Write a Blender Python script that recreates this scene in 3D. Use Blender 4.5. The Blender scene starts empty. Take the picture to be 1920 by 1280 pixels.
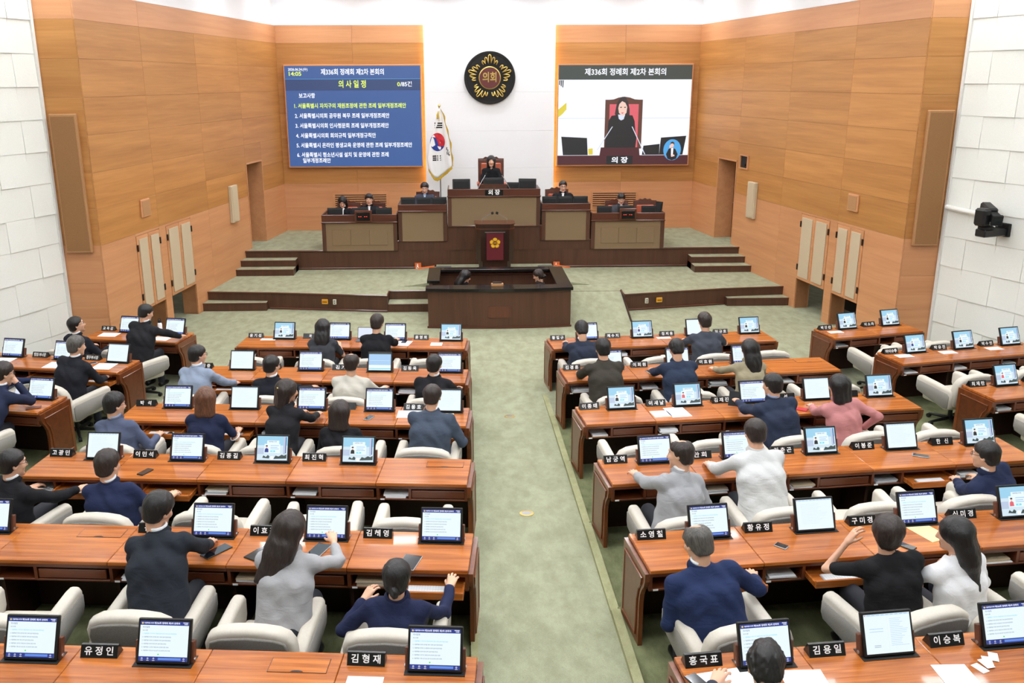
import bpy, bmesh, math, random
import numpy as np
from mathutils import Vector, Matrix
SC = bpy.context.scene
COL = SC.collection
PI = math.pi
random.seed(7)

# ---------------------------------------------------------------- camera
cam_data = bpy.data.cameras.new('camera')
cam = bpy.data.objects.new('camera', cam_data)
COL.objects.link(cam)
cam_data.sensor_width = 36.0
cam_data.lens = 1711.4 / 1920 * 36.0
cam_data.shift_x = 0.02348
cam_data.shift_y = 0.00113
cam_data.clip_end = 200
cam.matrix_world = (Matrix.Translation((-0.758, 0.0, 4.667)) @ Matrix.Rotation(-0.02806, 4, 'Z')
                    @ Matrix.Rotation(PI / 2 - 0.27881, 4, 'X') @ Matrix.Rotation(-0.00348, 4, 'Z'))
SC.camera = cam

# ---------------------------------------------------------------- world and exposure
world = bpy.data.worlds.new('world')
SC.world = world
world.use_nodes = True
world.node_tree.nodes['Background'].inputs[0].default_value = (0.9, 0.95, 1.0, 1)
world.node_tree.nodes['Background'].inputs[1].default_value = 0.25
SC.view_settings.view_transform = 'Standard'
SC.view_settings.look = 'None'
SC.view_settings.gamma = 1.0
SC.view_settings.use_curve_mapping = False
SC.view_settings.exposure = 0.2
CEIL_LIGHT = 36.0        # emission of the ceiling luminaires
STRIP_LIGHT = 9.0       # LED strips behind the white panel

# ---------------------------------------------------------------- materials
def lin(c):
    return tuple(((v / 12.92) if v <= 0.04045 else ((v + 0.055) / 1.055) ** 2.4) for v in c)
def rgb(r, g, b):
    return lin((r / 255, g / 255, b / 255)) + (1,)
MATS = {}
def base_mat(name):
    m = bpy.data.materials.new(name)
    m.use_nodes = True
    MATS[name] = m
    return m, m.node_tree, m.node_tree.nodes['Principled BSDF']
def plain(name, col, rough=0.5, metal=0.0, coat=0.0, noise=0.06, nscale=30):
    m, nt, b = base_mat(name)
    b.inputs['Roughness'].default_value = rough
    b.inputs['Metallic'].default_value = metal
    b.inputs['Coat Weight'].default_value = coat
    tc = nt.nodes.new('ShaderNodeTexCoord')
    no = nt.nodes.new('ShaderNodeTexNoise'); no.inputs['Scale'].default_value = nscale
    mx = nt.nodes.new('ShaderNodeMix'); mx.data_type = 'RGBA'
    mx.inputs[6].default_value = tuple(v * (1 - noise) for v in col[:3]) + (1,)
    mx.inputs[7].default_value = tuple(min(1, v * (1 + noise)) for v in col[:3]) + (1,)
    nt.links.new(tc.outputs['Object'], no.inputs['Vector'])
    nt.links.new(no.outputs['Fac'], mx.inputs[0])
    nt.links.new(mx.outputs[2], b.inputs['Base Color'])
    return m
def glow(name, col, s=1.0):
    m, nt, b = base_mat(name)
    b.inputs['Base Color'].default_value = (0.02, 0.02, 0.02, 1)
    b.inputs['Roughness'].default_value = 0.4
    b.inputs['Emission Color'].default_value = col
    b.inputs['Emission Strength'].default_value = s
    return m
def wood(name, c1, c2, axis='X', rough=0.35, coat=0.0, freq=14, vary=0.12, bump=0.02):
    m, nt, b = base_mat(name)
    N, L = nt.nodes, nt.links
    tc = N.new('ShaderNodeTexCoord'); oi = N.new('ShaderNodeObjectInfo')
    mp = N.new('ShaderNodeMapping')
    sc = [freq, freq, freq]; sc['XYZ'.index(axis)] = freq * 0.05
    mp.inputs['Scale'].default_value = sc
    cm = N.new('ShaderNodeCombineXYZ'); ml = N.new('ShaderNodeMath'); ml.operation = 'MULTIPLY'; ml.inputs[1].default_value = 57.0
    L.new(oi.outputs['Random'], ml.inputs[0])
    for i in range(3): L.new(ml.outputs[0], cm.inputs[i])
    ad = N.new('ShaderNodeVectorMath')
    L.new(tc.outputs['Object'], mp.inputs['Vector']); L.new(mp.outputs[0], ad.inputs[0]); L.new(cm.outputs[0], ad.inputs[1])
    n1 = N.new('ShaderNodeTexNoise'); n1.inputs['Scale'].default_value = 1.0; n1.inputs['Detail'].default_value = 6; n1.inputs['Distortion'].default_value = 0.6
    n2 = N.new('ShaderNodeTexNoise'); n2.inputs['Scale'].default_value = 5.0; n2.inputs['Detail'].default_value = 3
    L.new(ad.outputs[0], n1.inputs['Vector']); L.new(ad.outputs[0], n2.inputs['Vector'])
    mm = N.new('ShaderNodeMath'); mm.operation = 'MULTIPLY_ADD'; mm.inputs[1].default_value = 0.3
    L.new(n2.outputs['Fac'], mm.inputs[0]); 
    sb = N.new('ShaderNodeMath'); sb.operation = 'MULTIPLY'; sb.inputs[1].default_value = 0.7
    L.new(n1.outputs['Fac'], sb.inputs[0]); L.new(sb.outputs[0], mm.inputs[2])
    cr = N.new('ShaderNodeValToRGB')
    cr.color_ramp.elements[0].position = 0.32; cr.color_ramp.elements[0].color = c1
    cr.color_ramp.elements[1].position = 0.68; cr.color_ramp.elements[1].color = c2
    L.new(mm.outputs[0], cr.inputs[0])
    hs = N.new('ShaderNodeHueSaturation')
    mr = N.new('ShaderNodeMapRange'); mr.inputs[3].default_value = 1 - vary; mr.inputs[4].default_value = 1 + vary
    L.new(oi.outputs['Random'], mr.inputs[0]); L.new(mr.outputs[0], hs.inputs['Value']); L.new(cr.outputs[0], hs.inputs['Color'])
    L.new(hs.outputs[0], b.inputs['Base Color'])
    b.inputs['Roughness'].default_value = rough
    b.inputs['Coat Weight'].default_value = coat
    b.inputs['Coat Roughness'].default_value = 0.08
    bp = N.new('ShaderNodeBump'); bp.inputs['Strength'].default_value = bump
    L.new(mm.outputs[0], bp.inputs['Height']); L.new(bp.outputs[0], b.inputs['Normal'])
    return m
def carpet(name, c1, c2):
    m, nt, b = base_mat(name)
    N, L = nt.nodes, nt.links
    tc = N.new('ShaderNodeTexCoord')
    n1 = N.new('ShaderNodeTexNoise'); n1.inputs['Scale'].default_value = 6.0; n1.inputs['Detail'].default_value = 8; n1.inputs['Roughness'].default_value = 0.65; n1.inputs['Distortion'].default_value = 0.15
    n2 = N.new('ShaderNodeTexNoise'); n2.inputs['Scale'].default_value = 140
    mp = N.new('ShaderNodeMapping'); mp.inputs['Scale'].default_value = (1.0, 0.55, 1.0)
    L.new(tc.outputs['Object'], mp.inputs[0]); L.new(mp.outputs[0], n1.inputs['Vector']); L.new(tc.outputs['Object'], n2.inputs['Vector'])
    cr = N.new('ShaderNodeValToRGB')
    cr.color_ramp.elements[0].position = 0.36; cr.color_ramp.elements[0].color = c1
    cr.color_ramp.elements[1].position = 0.62; cr.color_ramp.elements[1].color = c2
    L.new(n1.outputs['Fac'], cr.inputs[0])
    mx = N.new('ShaderNodeMix'); mx.data_type = 'RGBA'; mx.blend_type = 'OVERLAY'; mx.inputs[0].default_value = 0.25
    L.new(cr.outputs[0], mx.inputs[6]); L.new(n2.outputs['Fac'], mx.inputs[7]); L.new(mx.outputs[2], b.inputs['Base Color'])
    b.inputs['Roughness'].default_value = 0.95
    b.inputs['Specular IOR Level'].default_value = 0.1
    bp = N.new('ShaderNodeBump'); bp.inputs['Strength'].default_value = 0.25; bp.inputs['Distance'].default_value = 0.01
    L.new(n2.outputs['Fac'], bp.inputs['Height']); L.new(bp.outputs[0], b.inputs['Normal'])
    return m
def fabric(name, c, speck=0.12, scale=220, rough=0.85, bump=0.15):
    m, nt, b = base_mat(name)
    N, L = nt.nodes, nt.links
    tc = N.new('ShaderNodeTexCoord')
    n = N.new('ShaderNodeTexNoise'); n.inputs['Scale'].default_value = scale; n.inputs['Detail'].default_value = 2
    L.new(tc.outputs['Object'], n.inputs['Vector'])
    cr = N.new('ShaderNodeValToRGB')
    cr.color_ramp.elements[0].position = 0.35; cr.color_ramp.elements[0].color = tuple(v * (1 - speck) for v in c[:3]) + (1,)
    cr.color_ramp.elements[1].position = 0.65; cr.color_ramp.elements[1].color = tuple(min(1, v * (1 + speck)) for v in c[:3]) + (1,)
    L.new(n.outputs['Fac'], cr.inputs[0]); L.new(cr.outputs[0], b.inputs['Base Color'])
    b.inputs['Roughness'].default_value = rough
    b.inputs['Specular IOR Level'].default_value = 0.2
    bp = N.new('ShaderNodeBump'); bp.inputs['Strength'].default_value = bump; bp.inputs['Distance'].default_value = 0.004
    L.new(n.outputs['Fac'], bp.inputs['Height']); L.new(bp.outputs[0], b.inputs['Normal'])
    return m
def clothmat(name, c, speck=0.05):
    m = fabric(name, c, speck, 260, 0.85, 0.1)
    nt = m.node_tree; N, L = nt.nodes, nt.links
    b = N['Principled BSDF']; bp0 = b.inputs['Normal'].links[0].from_node
    tc = N.new('ShaderNodeTexCoord'); oi = N.new('ShaderNodeObjectInfo')
    n = N.new('ShaderNodeTexNoise'); n.noise_dimensions = '4D'; n.inputs['Scale'].default_value = 1.0; n.inputs['Detail'].default_value = 3; n.inputs['Distortion'].default_value = 1.2
    mp = N.new('ShaderNodeMapping'); mp.inputs['Scale'].default_value = (5.0, 5.0, 11.0); mp.inputs['Rotation'].default_value = (0.0, 0.5, 0.0); L.new(tc.outputs['Object'], mp.inputs[0])
    ml = N.new('ShaderNodeMath'); ml.operation = 'MULTIPLY'; ml.inputs[1].default_value = 40
    L.new(oi.outputs['Random'], ml.inputs[0]); L.new(ml.outputs[0], n.inputs['W']); L.new(mp.outputs[0], n.inputs['Vector'])
    bp = N.new('ShaderNodeBump'); bp.inputs['Strength'].default_value = 0.5; bp.inputs['Distance'].default_value = 0.022
    L.new(n.outputs['Fac'], bp.inputs['Height']); L.new(bp0.outputs[0], bp.inputs['Normal']); L.new(bp.outputs[0], b.inputs['Normal'])
    return m
def hairmat(name, c):
    m, nt, b = base_mat(name)
    N, L = nt.nodes, nt.links
    tc = N.new('ShaderNodeTexCoord'); mp = N.new('ShaderNodeMapping'); mp.inputs['Scale'].default_value = (150, 150, 14)
    n = N.new('ShaderNodeTexNoise'); n.inputs['Scale'].default_value = 1.0; n.inputs['Detail'].default_value = 3
    L.new(tc.outputs['Object'], mp.inputs[0]); L.new(mp.outputs[0], n.inputs['Vector'])
    cr = N.new('ShaderNodeValToRGB')
    cr.color_ramp.elements[0].position = 0.3; cr.color_ramp.elements[0].color = tuple(v * 0.55 for v in c[:3]) + (1,)
    cr.color_ramp.elements[1].position = 0.7; cr.color_ramp.elements[1].color = tuple(v * 1.5 for v in c[:3]) + (1,)
    L.new(n.outputs['Fac'], cr.inputs[0]); L.new(cr.outputs[0], b.inputs['Base Color'])
    b.inputs['Roughness'].default_value = 0.42
    bp = N.new('ShaderNodeBump'); bp.inputs['Strength'].default_value = 0.5; bp.inputs['Distance'].default_value = 0.006
    L.new(n.outputs['Fac'], bp.inputs['Height']); L.new(bp.outputs[0], b.inputs['Normal'])
    return m

wood('desk wood', rgb(134, 66, 24), rgb(204, 122, 54), 'X', 0.25, 0.22, 16, 0.05)
MATS['desk wood'].node_tree.nodes['Principled BSDF'].inputs['Specular IOR Level'].default_value = 0.22
MATS['desk wood'].node_tree.nodes['Principled BSDF'].inputs['Coat Roughness'].default_value = 0.04
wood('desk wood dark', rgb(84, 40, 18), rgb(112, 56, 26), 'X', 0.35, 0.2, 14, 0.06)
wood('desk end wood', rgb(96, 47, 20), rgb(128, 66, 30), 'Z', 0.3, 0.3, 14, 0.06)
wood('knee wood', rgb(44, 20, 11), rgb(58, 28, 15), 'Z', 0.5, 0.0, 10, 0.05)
wood('bracket wood', rgb(86, 48, 32), rgb(104, 60, 40), 'Z', 0.4, 0.1, 14, 0.05)
wood('dais wood', rgb(73, 44, 30), rgb(92, 58, 41), 'Z', 0.4, 0.1, 9, 0.05)
wood('dais trim wood', rgb(78, 40, 27), rgb(97, 52, 35), 'X', 0.3, 0.3, 9, 0.03)
wood('podium wood', rgb(38, 18, 13), rgb(50, 26, 18), 'Z', 0.3, 0.3, 9, 0.03)
wood('wall wood amber', rgb(168, 112, 56), rgb(198, 140, 78), 'X', 0.45, 0.0, 6, 0.07, 0.01)
wood('wall wood light', rgb(194, 134, 90), rgb(211, 153, 107), 'X', 0.45, 0.0, 6, 0.03, 0.01)
wood('door wood', rgb(92, 54, 26), rgb(108, 66, 34), 'Z', 0.45, 0.0, 6, 0.03, 0.01)
carpet('carpet', rgb(145, 147, 121), rgb(162, 165, 138))
carpet('carpet tier shaded', rgb(108, 112, 80), rgb(136, 140, 104))  # darker olive between the rows: shade under the desks put into the colour
carpet('kerb carpet', rgb(150, 150, 112), rgb(168, 168, 130))
plain('white wall', rgb(243, 245, 248), 0.6, noise=0.01)
fabric('padded white', rgb(232, 233, 226), 0.02, 60, 0.8, 0.03)
plain('ceiling white', rgb(240, 241, 243), 0.7, noise=0.01)
fabric('booth fabric', rgb(136, 115, 88), 0.12, 160)
fabric('insert fabric', rgb(196, 178, 150), 0.08, 140)
fabric('grille fabric', rgb(176, 132, 92), 0.08, 140)
fabric('speaker grille', rgb(150, 110, 72), 0.08, 140)
fabric('chair cream', rgb(209, 202, 189), 0.03, 90, 0.6, 0.05)
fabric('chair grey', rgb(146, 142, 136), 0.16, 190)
plain('black plastic', rgb(13, 13, 15), 0.45)
plain('black matt', rgb(9, 9, 10), 0.7)
plain('slot black', rgb(18, 15, 14), 0.6)
plain('black stone', rgb(26, 24, 24), 0.18, coat=0.3)
plain('plate black', rgb(16, 16, 17), 0.25)
plain('plate white', rgb(240, 240, 240), 0.5)
plain('paper', rgb(240, 242, 246), 0.8, noise=0.01)
plain('paper cream', rgb(228, 210, 160), 0.8, noise=0.02)
plain('key white', rgb(226, 228, 230), 0.5, noise=0.02)
plain('key grey', rgb(178, 182, 186), 0.5, noise=0.02)
plain('steel', rgb(170, 172, 176), 0.3, 0.9)
plain('gold', rgb(214, 184, 104), 0.28, 0.85)
plain('gold cloth', rgb(196, 160, 40), 0.7)
plain('flower yellow', rgb(238, 186, 24), 0.5)
plain('maroon', rgb(96, 40, 40), 0.45)
plain('emblem dark', rgb(24, 10, 10), 0.3, coat=0.3)
plain('banner red', rgb(96, 10, 24), 0.7)
plain('leather red', rgb(178, 88, 58), 0.4)
plain('flag white', rgb(244, 244, 244), 0.8, noise=0.01)
plain('flag red', rgb(206, 38, 52), 0.7)
plain('flag blue', rgb(30, 60, 150), 0.7)
plain('orange', rgb(232, 112, 52), 0.5)
plain('floor yellow', rgb(226, 160, 40), 0.5)
plain('socket cream', rgb(212, 208, 190), 0.5)
plain('stone grey', rgb(84, 86, 90), 0.6)
plain('white metal', rgb(225, 224, 218), 0.4)
plain('red phone', rgb(196, 32, 48), 0.4)
plain('glass dark', rgb(28, 32, 40), 0.1, coat=0.6)
plain('brown leather', rgb(112, 54, 32), 0.4)
plain('green print', rgb(120, 170, 90), 0.5)
plain('skin', rgb(222, 172, 142), 0.5, noise=0.03, nscale=20)
plain('lip', rgb(178, 98, 90), 0.45)
plain('eye white', rgb(230, 226, 222), 0.3)
plain('eye dark', rgb(30, 22, 20), 0.3)
plain('trousers', rgb(34, 36, 44), 0.85)
plain('shoe', rgb(18, 17, 17), 0.4)
hairmat('hair black', rgb(26, 23, 23))
hairmat('hair dark brown', rgb(44, 34, 30))
hairmat('hair brown', rgb(98, 62, 42))
hairmat('hair grey', rgb(84, 80, 76))
glow('ceiling glow', rgb(246, 249, 255), CEIL_LIGHT)
glow('strip glow', rgb(255, 214, 140), STRIP_LIGHT)
glow('led blue', rgb(58, 96, 160), 0.82)
glow('led navy', rgb(48, 72, 122), 0.82)
glow('led white', rgb(244, 246, 255), 1.0)
glow('led yellow', rgb(226, 246, 92), 1.0)
glow('led grey', rgb(62, 70, 66), 0.85)
glow('led video white', rgb(236, 242, 252), 1.0)
glow('led black', rgb(24, 26, 30), 1.0)
glow('led maroon', rgb(80, 30, 40), 0.8)
glow('led brown', rgb(92, 54, 42), 1.0)
glow('led pink', rgb(214, 92, 104), 1.0)
glow('led skin', rgb(232, 194, 180), 1.0)
glow('led hair', rgb(48, 38, 40), 1.0)
glow('led sky', rgb(74, 160, 220), 1.0)
glow('led gold', rgb(214, 196, 60), 1.0)
glow('led shade', rgb(208, 216, 232), 1.0)
glow('red digit', rgb(255, 60, 40), 1.6)
glow('scr white', rgb(232, 246, 252), 0.9)
glow('scr blue', rgb(30, 54, 146), 0.8)
glow('scr bar', rgb(92, 132, 214), 1.0)
glow('scr text', rgb(140, 160, 182), 0.85)
glow('scr cyan', rgb(120, 210, 226), 1.0)
glow('scr sky', rgb(158, 212, 240), 0.85)
glow('scr haze', rgb(214, 234, 246), 0.85)
glow('scr dark', rgb(52, 66, 64), 1.0)
glow('scr green', rgb(88, 212, 96), 1.0)
glow('scr gold', rgb(226, 200, 120), 1.0)
glow('scr city', rgb(176, 190, 214), 1.0)
glow('scr pale blue', rgb(152, 190, 226), 1.0)

# ---------------------------------------------------------------- object helpers
def link(o, parent=None):
    COL.objects.link(o)
    if parent is not None: o.parent = parent
    return o
def tag(o, label=None, cat=None, group=None, kind=None):
    if label: o['label'] = label
    if cat: o['category'] = cat
    if group: o['group'] = group
    if kind: o['kind'] = kind
    return o
def thing(name, label, cat, loc=(0, 0, 0), rotz=0.0, group=None):
    o = bpy.data.objects.new(name, None)
    o.empty_display_size = 0.1
    o.location = loc; o.rotation_euler = (0, 0, rotz)
    link(o)
    return tag(o, label, cat, group)
class MB:
    """collects boxes, prisms, tubes; build() links ONE mesh object"""
    def __init__(s): s.v, s.f, s.m = [], [], []
    def add(s, v, f, mi=0):
        n = len(s.v); s.v += [tuple(p) for p in v]; s.f += [tuple(i + n for i in q) for q in f]; s.m += [mi] * len(f); return s
    def box(s, x0, x1, y0, y1, z0, z1, c=0.0, mi=0):
        if c <= 0:
            v = [(x, y, z) for z in (z0, z1) for y in (y0, y1) for x in (x0, x1)]
            f = [(0, 2, 3, 1), (4, 5, 7, 6), (0, 1, 5, 4), (2, 6, 7, 3), (0, 4, 6, 2), (1, 3, 7, 5)]
            return s.add(v, f, mi)
        bm = bmesh.new()
        bmesh.ops.create_cube(bm, size=1.0)
        for p in bm.verts: p.co = Vector(((x0 + x1) / 2 + p.co.x * (x1 - x0), (y0 + y1) / 2 + p.co.y * (y1 - y0), (z0 + z1) / 2 + p.co.z * (z1 - z0)))
        bmesh.ops.bevel(bm, geom=bm.edges[:], offset=c, segments=1, affect='EDGES')
        return s.addbm(bm, mi)
    def addbm(s, bm, mi=0):
        bm.verts.index_update()
        v = [tuple(p.co) for p in bm.verts]; f = [tuple(q.index for q in g.verts) for g in bm.faces]
        bm.free()
        return s.add(v, f, mi)
    def prism(s, poly, axis, a, b, mi=0):
        """poly in the plane normal to axis, listed as the other two coords in xyz order"""
        def P(u, w, t): return {'x': (t, u, w), 'y': (u, t, w), 'z': (u, w, t)}[axis]
        n = len(poly)
        v = [P(u, w, a) for u, w in poly] + [P(u, w, b) for u, w in poly]
        f = [tuple(range(n)), tuple(range(2 * n - 1, n - 1, -1))] + [(i, i + n, (i + 1) % n + n, (i + 1) % n) for i in range(n)]
        return s.add(v, f, mi)
    def tube(s, pts, r, seg=8, mi=0, cap=True):
        pts = [Vector(p) for p in pts]
        rr = r if isinstance(r, (list, tuple)) else [r] * len(pts)
        V, F = [], []
        up = None
        for i, p in enumerate(pts):
            d = (pts[min(i + 1, len(pts) - 1)] - pts[max(i - 1, 0)])
            d = d.normalized() if d.length > 1e-9 else Vector((0, 0, 1))
            if up is None: up = d.orthogonal().normalized()
            up = (up - d * up.dot(d)); up = up.normalized() if up.length > 1e-6 else d.orthogonal().normalized()
            w = d.cross(up)
            for k in range(seg):
                a = 2 * PI * k / seg
                V.append(p + (up * math.cos(a) + w * math.sin(a)) * rr[i])
        for i in range(len(pts) - 1):
            for k in range(seg):
                a, b = i * seg + k, i * seg + (k + 1) % seg
                F.append((a, b, b + seg, a + seg))
        if cap:
            F.append(tuple(range(seg - 1, -1, -1))); n = (len(pts) - 1) * seg; F.append(tuple(range(n, n + seg)))
        return s.add(V, F, mi)
    def lathe(s, prof, c=(0, 0, 0), seg=24, mi=0):
        V, F = [], []
        for r, z in prof:
            for k in range(seg):
                a = 2 * PI * k / seg
                V.append((c[0] + r * math.cos(a), c[1] + r * math.sin(a), c[2] + z))
        for i in range(len(prof) - 1):
            for k in range(seg):
                a, b = i * seg + k, i * seg + (k + 1) % seg
                F.append((a, b, b + seg, a + seg))
        F.append(tuple(range(seg - 1, -1, -1))); n = (len(prof) - 1) * seg; F.append(tuple(range(n, n + seg)))
        return s.add(V, F, mi)
    def rect(s, x0, x1, z0, z1, y, mi=0):
        return s.add([(x0, y, z0), (x1, y, z0), (x1, y, z1), (x0, y, z1)], [(0, 1, 2, 3)], mi)
    def poly(s, pts, y, mi=0):
        return s.add([(a, y, b) for a, b in pts], [tuple(range(len(pts)))], mi)
    def disc(s, cx, cz, rx, rz, y, mi=0, seg=24):
        return s.poly([(cx + rx * math.cos(2 * PI * k / seg), cz + rz * math.sin(2 * PI * k / seg)) for k in range(seg)], y, mi)
    def mesh(s, name, mats, smooth=False):
        me = bpy.data.meshes.new(name)
        me.from_pydata(s.v, [], s.f)
        for m in (mats if isinstance(mats, (list, tuple)) else [mats]): me.materials.append(MATS[m])
        me.polygons.foreach_set('material_index', s.m)
        if smooth: me.polygons.foreach_set('use_smooth', [True] * len(s.f))
        me.update()
        return me
    def build(s, name, mats, parent=None, loc=(0, 0, 0), rot=(0, 0, 0), smooth=False):
        return place(name, s.mesh(name, mats, smooth), parent, loc, rot)
def place(name, me, parent=None, loc=(0, 0, 0), rot=(0, 0, 0)):
    o = bpy.data.objects.new(name, me)
    o.location = loc; o.rotation_euler = rot
    return link(o, parent)
def struct(o):
    o['kind'] = 'structure'; return o
TXT = {}
def text_geo(body, size, align='CENTER', bold=0.0, spacing=1.0):
    """flat lettering in the x-z plane, facing -y: (verts, faces)"""
    key = (body, size, align, bold, spacing)
    if key in TXT: return TXT[key]
    cu = bpy.data.curves.new('lettering', 'FONT')
    cu.body = body; cu.size = size; cu.align_x = align; cu.align_y = 'CENTER'; cu.offset = bold; cu.space_character = spacing
    cu.resolution_u = 3
    o = bpy.data.objects.new('lettering', cu); COL.objects.link(o)
    dg = bpy.context.evaluated_depsgraph_get()
    me = bpy.data.meshes.new_from_object(o.evaluated_get(dg))
    v = [(p.co.x, 0.0, p.co.y) for p in me.vertices]; f = [tuple(p.vertices) for p in me.polygons]
    bpy.data.objects.remove(o); bpy.data.curves.remove(cu); bpy.data.meshes.remove(me)
    TXT[key] = (v, f)
    return TXT[key]
def add_text(mb, body, size, x, z, y, mi=0, align='CENTER', bold=0.0, spacing=1.0, width=None):
    v, f = text_geo(body, size, align, bold, spacing)
    if not v: return
    k = 1.0
    if width:
        xs = [p[0] for p in v]; k = width / (max(xs) - min(xs))
    mb.add([(x + p[0] * k, y, z + p[2]) for p in v], f, mi)
ORD = ['first', 'second', 'third', 'fourth', 'fifth', 'sixth', 'seventh', 'eighth', 'ninth', 'tenth', 'eleventh', 'twelfth']

# ================================================================ the room
FC, NC = Vector((5.50, 24.72)), Vector((6.78, 15.22))
WL = (NC - FC).length
BANDS = [2.06, 2.66, 3.25, 3.85, 4.44, 5.03, 5.62]
ROOM_TOP = 7.0
BW = 24.72
G = 0.003
def board(mb_parent, s0, s1, z0, z1, q, mat, name='panel', th=0.022):
    mb = MB().box(s0 + G / 2, s1 - G / 2, 0 if q > 0 else -th, th if q > 0 else 0, z0 + G / 2, z1 - G / 2, 0.0015)
    return mb.build(name, mat, mb_parent)
for side, q, sd in ((-1, 1, 'left'), (1, -1, 'right')):
    a = Vector((FC.x * side, FC.y)); b = Vector((NC.x * side, NC.y)); d = (b - a).normalized()
    th = math.atan2(d.y, d.x)
    mb = MB()
    Y = sorted((-0.30 * q, -0.002 * q))
    for s0, s1, z0, z1 in ((-0.3, 1.65, -0.2, ROOM_TOP), (1.65, 2.72, 2.79, ROOM_TOP), (1.65, 2.72, -0.2, 0.79), (2.72, 6.05, -0.2, ROOM_TOP), (6.05, 7.19, 0.64, ROOM_TOP),
                           (7.19, 7.46, -0.2, ROOM_TOP), (7.46, 8.40, 0.64, ROOM_TOP), (8.40, WL, -0.2, ROOM_TOP)):
        mb.box(s0, s1, Y[0], Y[1], z0, z1)
    wall = struct(mb.build('wall_' + sd, 'wall wood light', None, (a.x, a.y, 0), (0, 0, th)))
    WALL = wall
    if side < 0: WALL_L = (wall, q)
    else: WALL_R = (wall, q)
    # lower light panels
    for s0, s1, z0, z1 in ((0, 1.65, 0, 2.06), (2.72, 5.10, 0, 2.06), (5.10, 6.05, 0, 2.06), (6.05, 7.19, 2.015, 2.06), (7.19, 7.46, 0, 2.06), (7.46, 8.40, 2.015, 2.06), (8.40, WL, 0, 2.06)):
        board(wall, s0, s1, z0, z1, q, 'wall wood light')
    # amber bands
    seams = [0, 2.75, 5.10, 7.45, WL]
    for i in range(6):
        z0, z1 = BANDS[i], BANDS[i + 1]
        ss = list(seams)
        if i in (2, 4): ss = [0, 2.75, 5.10, 7.45, WL]
        for s0, s1 in zip(ss, ss[1:]):
            if s0 == 0 and i == 0: board(wall, 0, 1.65, z0, z1, q, 'wall wood amber')
            elif s0 == 0 and i == 1:
                board(wall, 0, 1.65, z0, z1, q, 'wall wood amber'); board(wall, 1.65, 2.75, 2.79, z1, q, 'wall wood amber')
            else: board(wall, s0, s1, z0, z1, q, 'wall wood amber')
    for s0, s1 in zip([0, 7.45], [7.45, WL]): board(wall, s0, s1, 5.62, 6.05, q, 'wall wood light')
    MB().box(0, WL, *sorted((0.0, 0.012 * q)), 6.055, ROOM_TOP).build('upper_wall', 'white wall', wall)
    # doorway with jambs and door leaf
    jm = MB()
    for s0, s1, z0, z1 in ((1.62, 1.66, 0.8, 2.83), (2.70, 2.74, 0.8, 2.83), (1.62, 2.74, 2.79, 2.83)): jm.box(s0, s1, *sorted((-0.5 * q, 0.03 * q)), z0, z1)
    jm.build('door_frame', 'wall wood light', wall)
    # recesses under the access doors
    for s0, s1 in ((6.05, 7.19), (7.46, 8.40)):
        for u0, u1 in ((s0 - 0.03, s0), (s1, s1 + 0.03)):
            MB().box(u0, u1, *sorted((-0.28 * q, -0.003 * q)), 0, 0.64).build('alcove_side', 'wall wood light', wall)
        MB().box(s0, s1, *sorted((-1.0 * q, -0.98 * q)), 0, 1.2).build('alcove_back', 'black matt', wall)
    # access doors: two leaves each, fabric inserts, hinges
    for n_, (s0, s1) in enumerate(((6.06, 7.18), (7.47, 8.39))):
        mid = (s0 + s1) / 2
        for k, (u0, u1) in enumerate(((s0, mid), (mid, s1))):
            lf = MB().box(u0 + 0.006, u1 - 0.006, *sorted((-0.02 * q, 0.03 * q)), 0.65, 2.01, 0.004).build('access_door', 'wall wood light', wall)
            MB().box(u0 + 0.075, u1 - 0.075, *sorted((0.03 * q, 0.05 * q)), 0.71, 1.95, 0.006).build('fabric_insert', 'insert fabric', lf)
            hs = u0 + 0.01 if k == 0 else u1 - 0.01
            for hz in (0.9, 1.8): MB().box(hs - 0.02, hs + 0.02, *sorted((0.03 * q, 0.045 * q)), hz - 0.06, hz + 0.06).build('hinge', 'black plastic', lf)
    # door leaf as its own structure
    dl = MB().box(1.66, 2.70, *sorted((-0.46 * q, -0.42 * q)), 0.8, 2.79).build('door_%d' % (1 if side < 0 else 2), 'door wood', None, (a.x, a.y, 0), (0, 0, th))
    struct(dl)
    MB().tube([(2.55 if side < 0 else 1.8, -0.40 * q, 1.7), (2.55 if side < 0 else 1.8, -0.36 * q, 1.7), (2.45 if side < 0 else 1.9, -0.36 * q, 1.7)], 0.012).build('door_handle', 'steel', dl)
    # wall-mounted loudspeakers and boxes (things on the wall)
    def wthing(name, label, cat): return thing(name, label, cat, (a.x, a.y, 0), th)
    t = wthing('column_speaker', 'slim beige column loudspeaker on the %s wooden wall beside doorway' % sd, 'speaker')
    MB().box(3.55, 3.94, *sorted((0.02 * q, 0.10 * q)), 1.59, 2.42, 0.012).build('housing', 'insert fabric', t)
    MB().box(3.58, 3.91, *sorted((0.10 * q, 0.108 * q)), 1.62, 2.39).build('grille', 'insert fabric', t)
    t = wthing('wall_speaker', 'small square wall loudspeaker above access doors on the %s wooden wall' % sd, 'speaker')
    MB().box(7.78, 8.12, *sorted((0.02 * q, 0.06 * q)), 2.31, 2.63, 0.01).build('frame', 'wall wood light', t)
    MB().box(7.81, 8.09, *sorted((0.06 * q, 0.066 * q)), 2.34, 2.60).build('grille', 'grille fabric', t)
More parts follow.
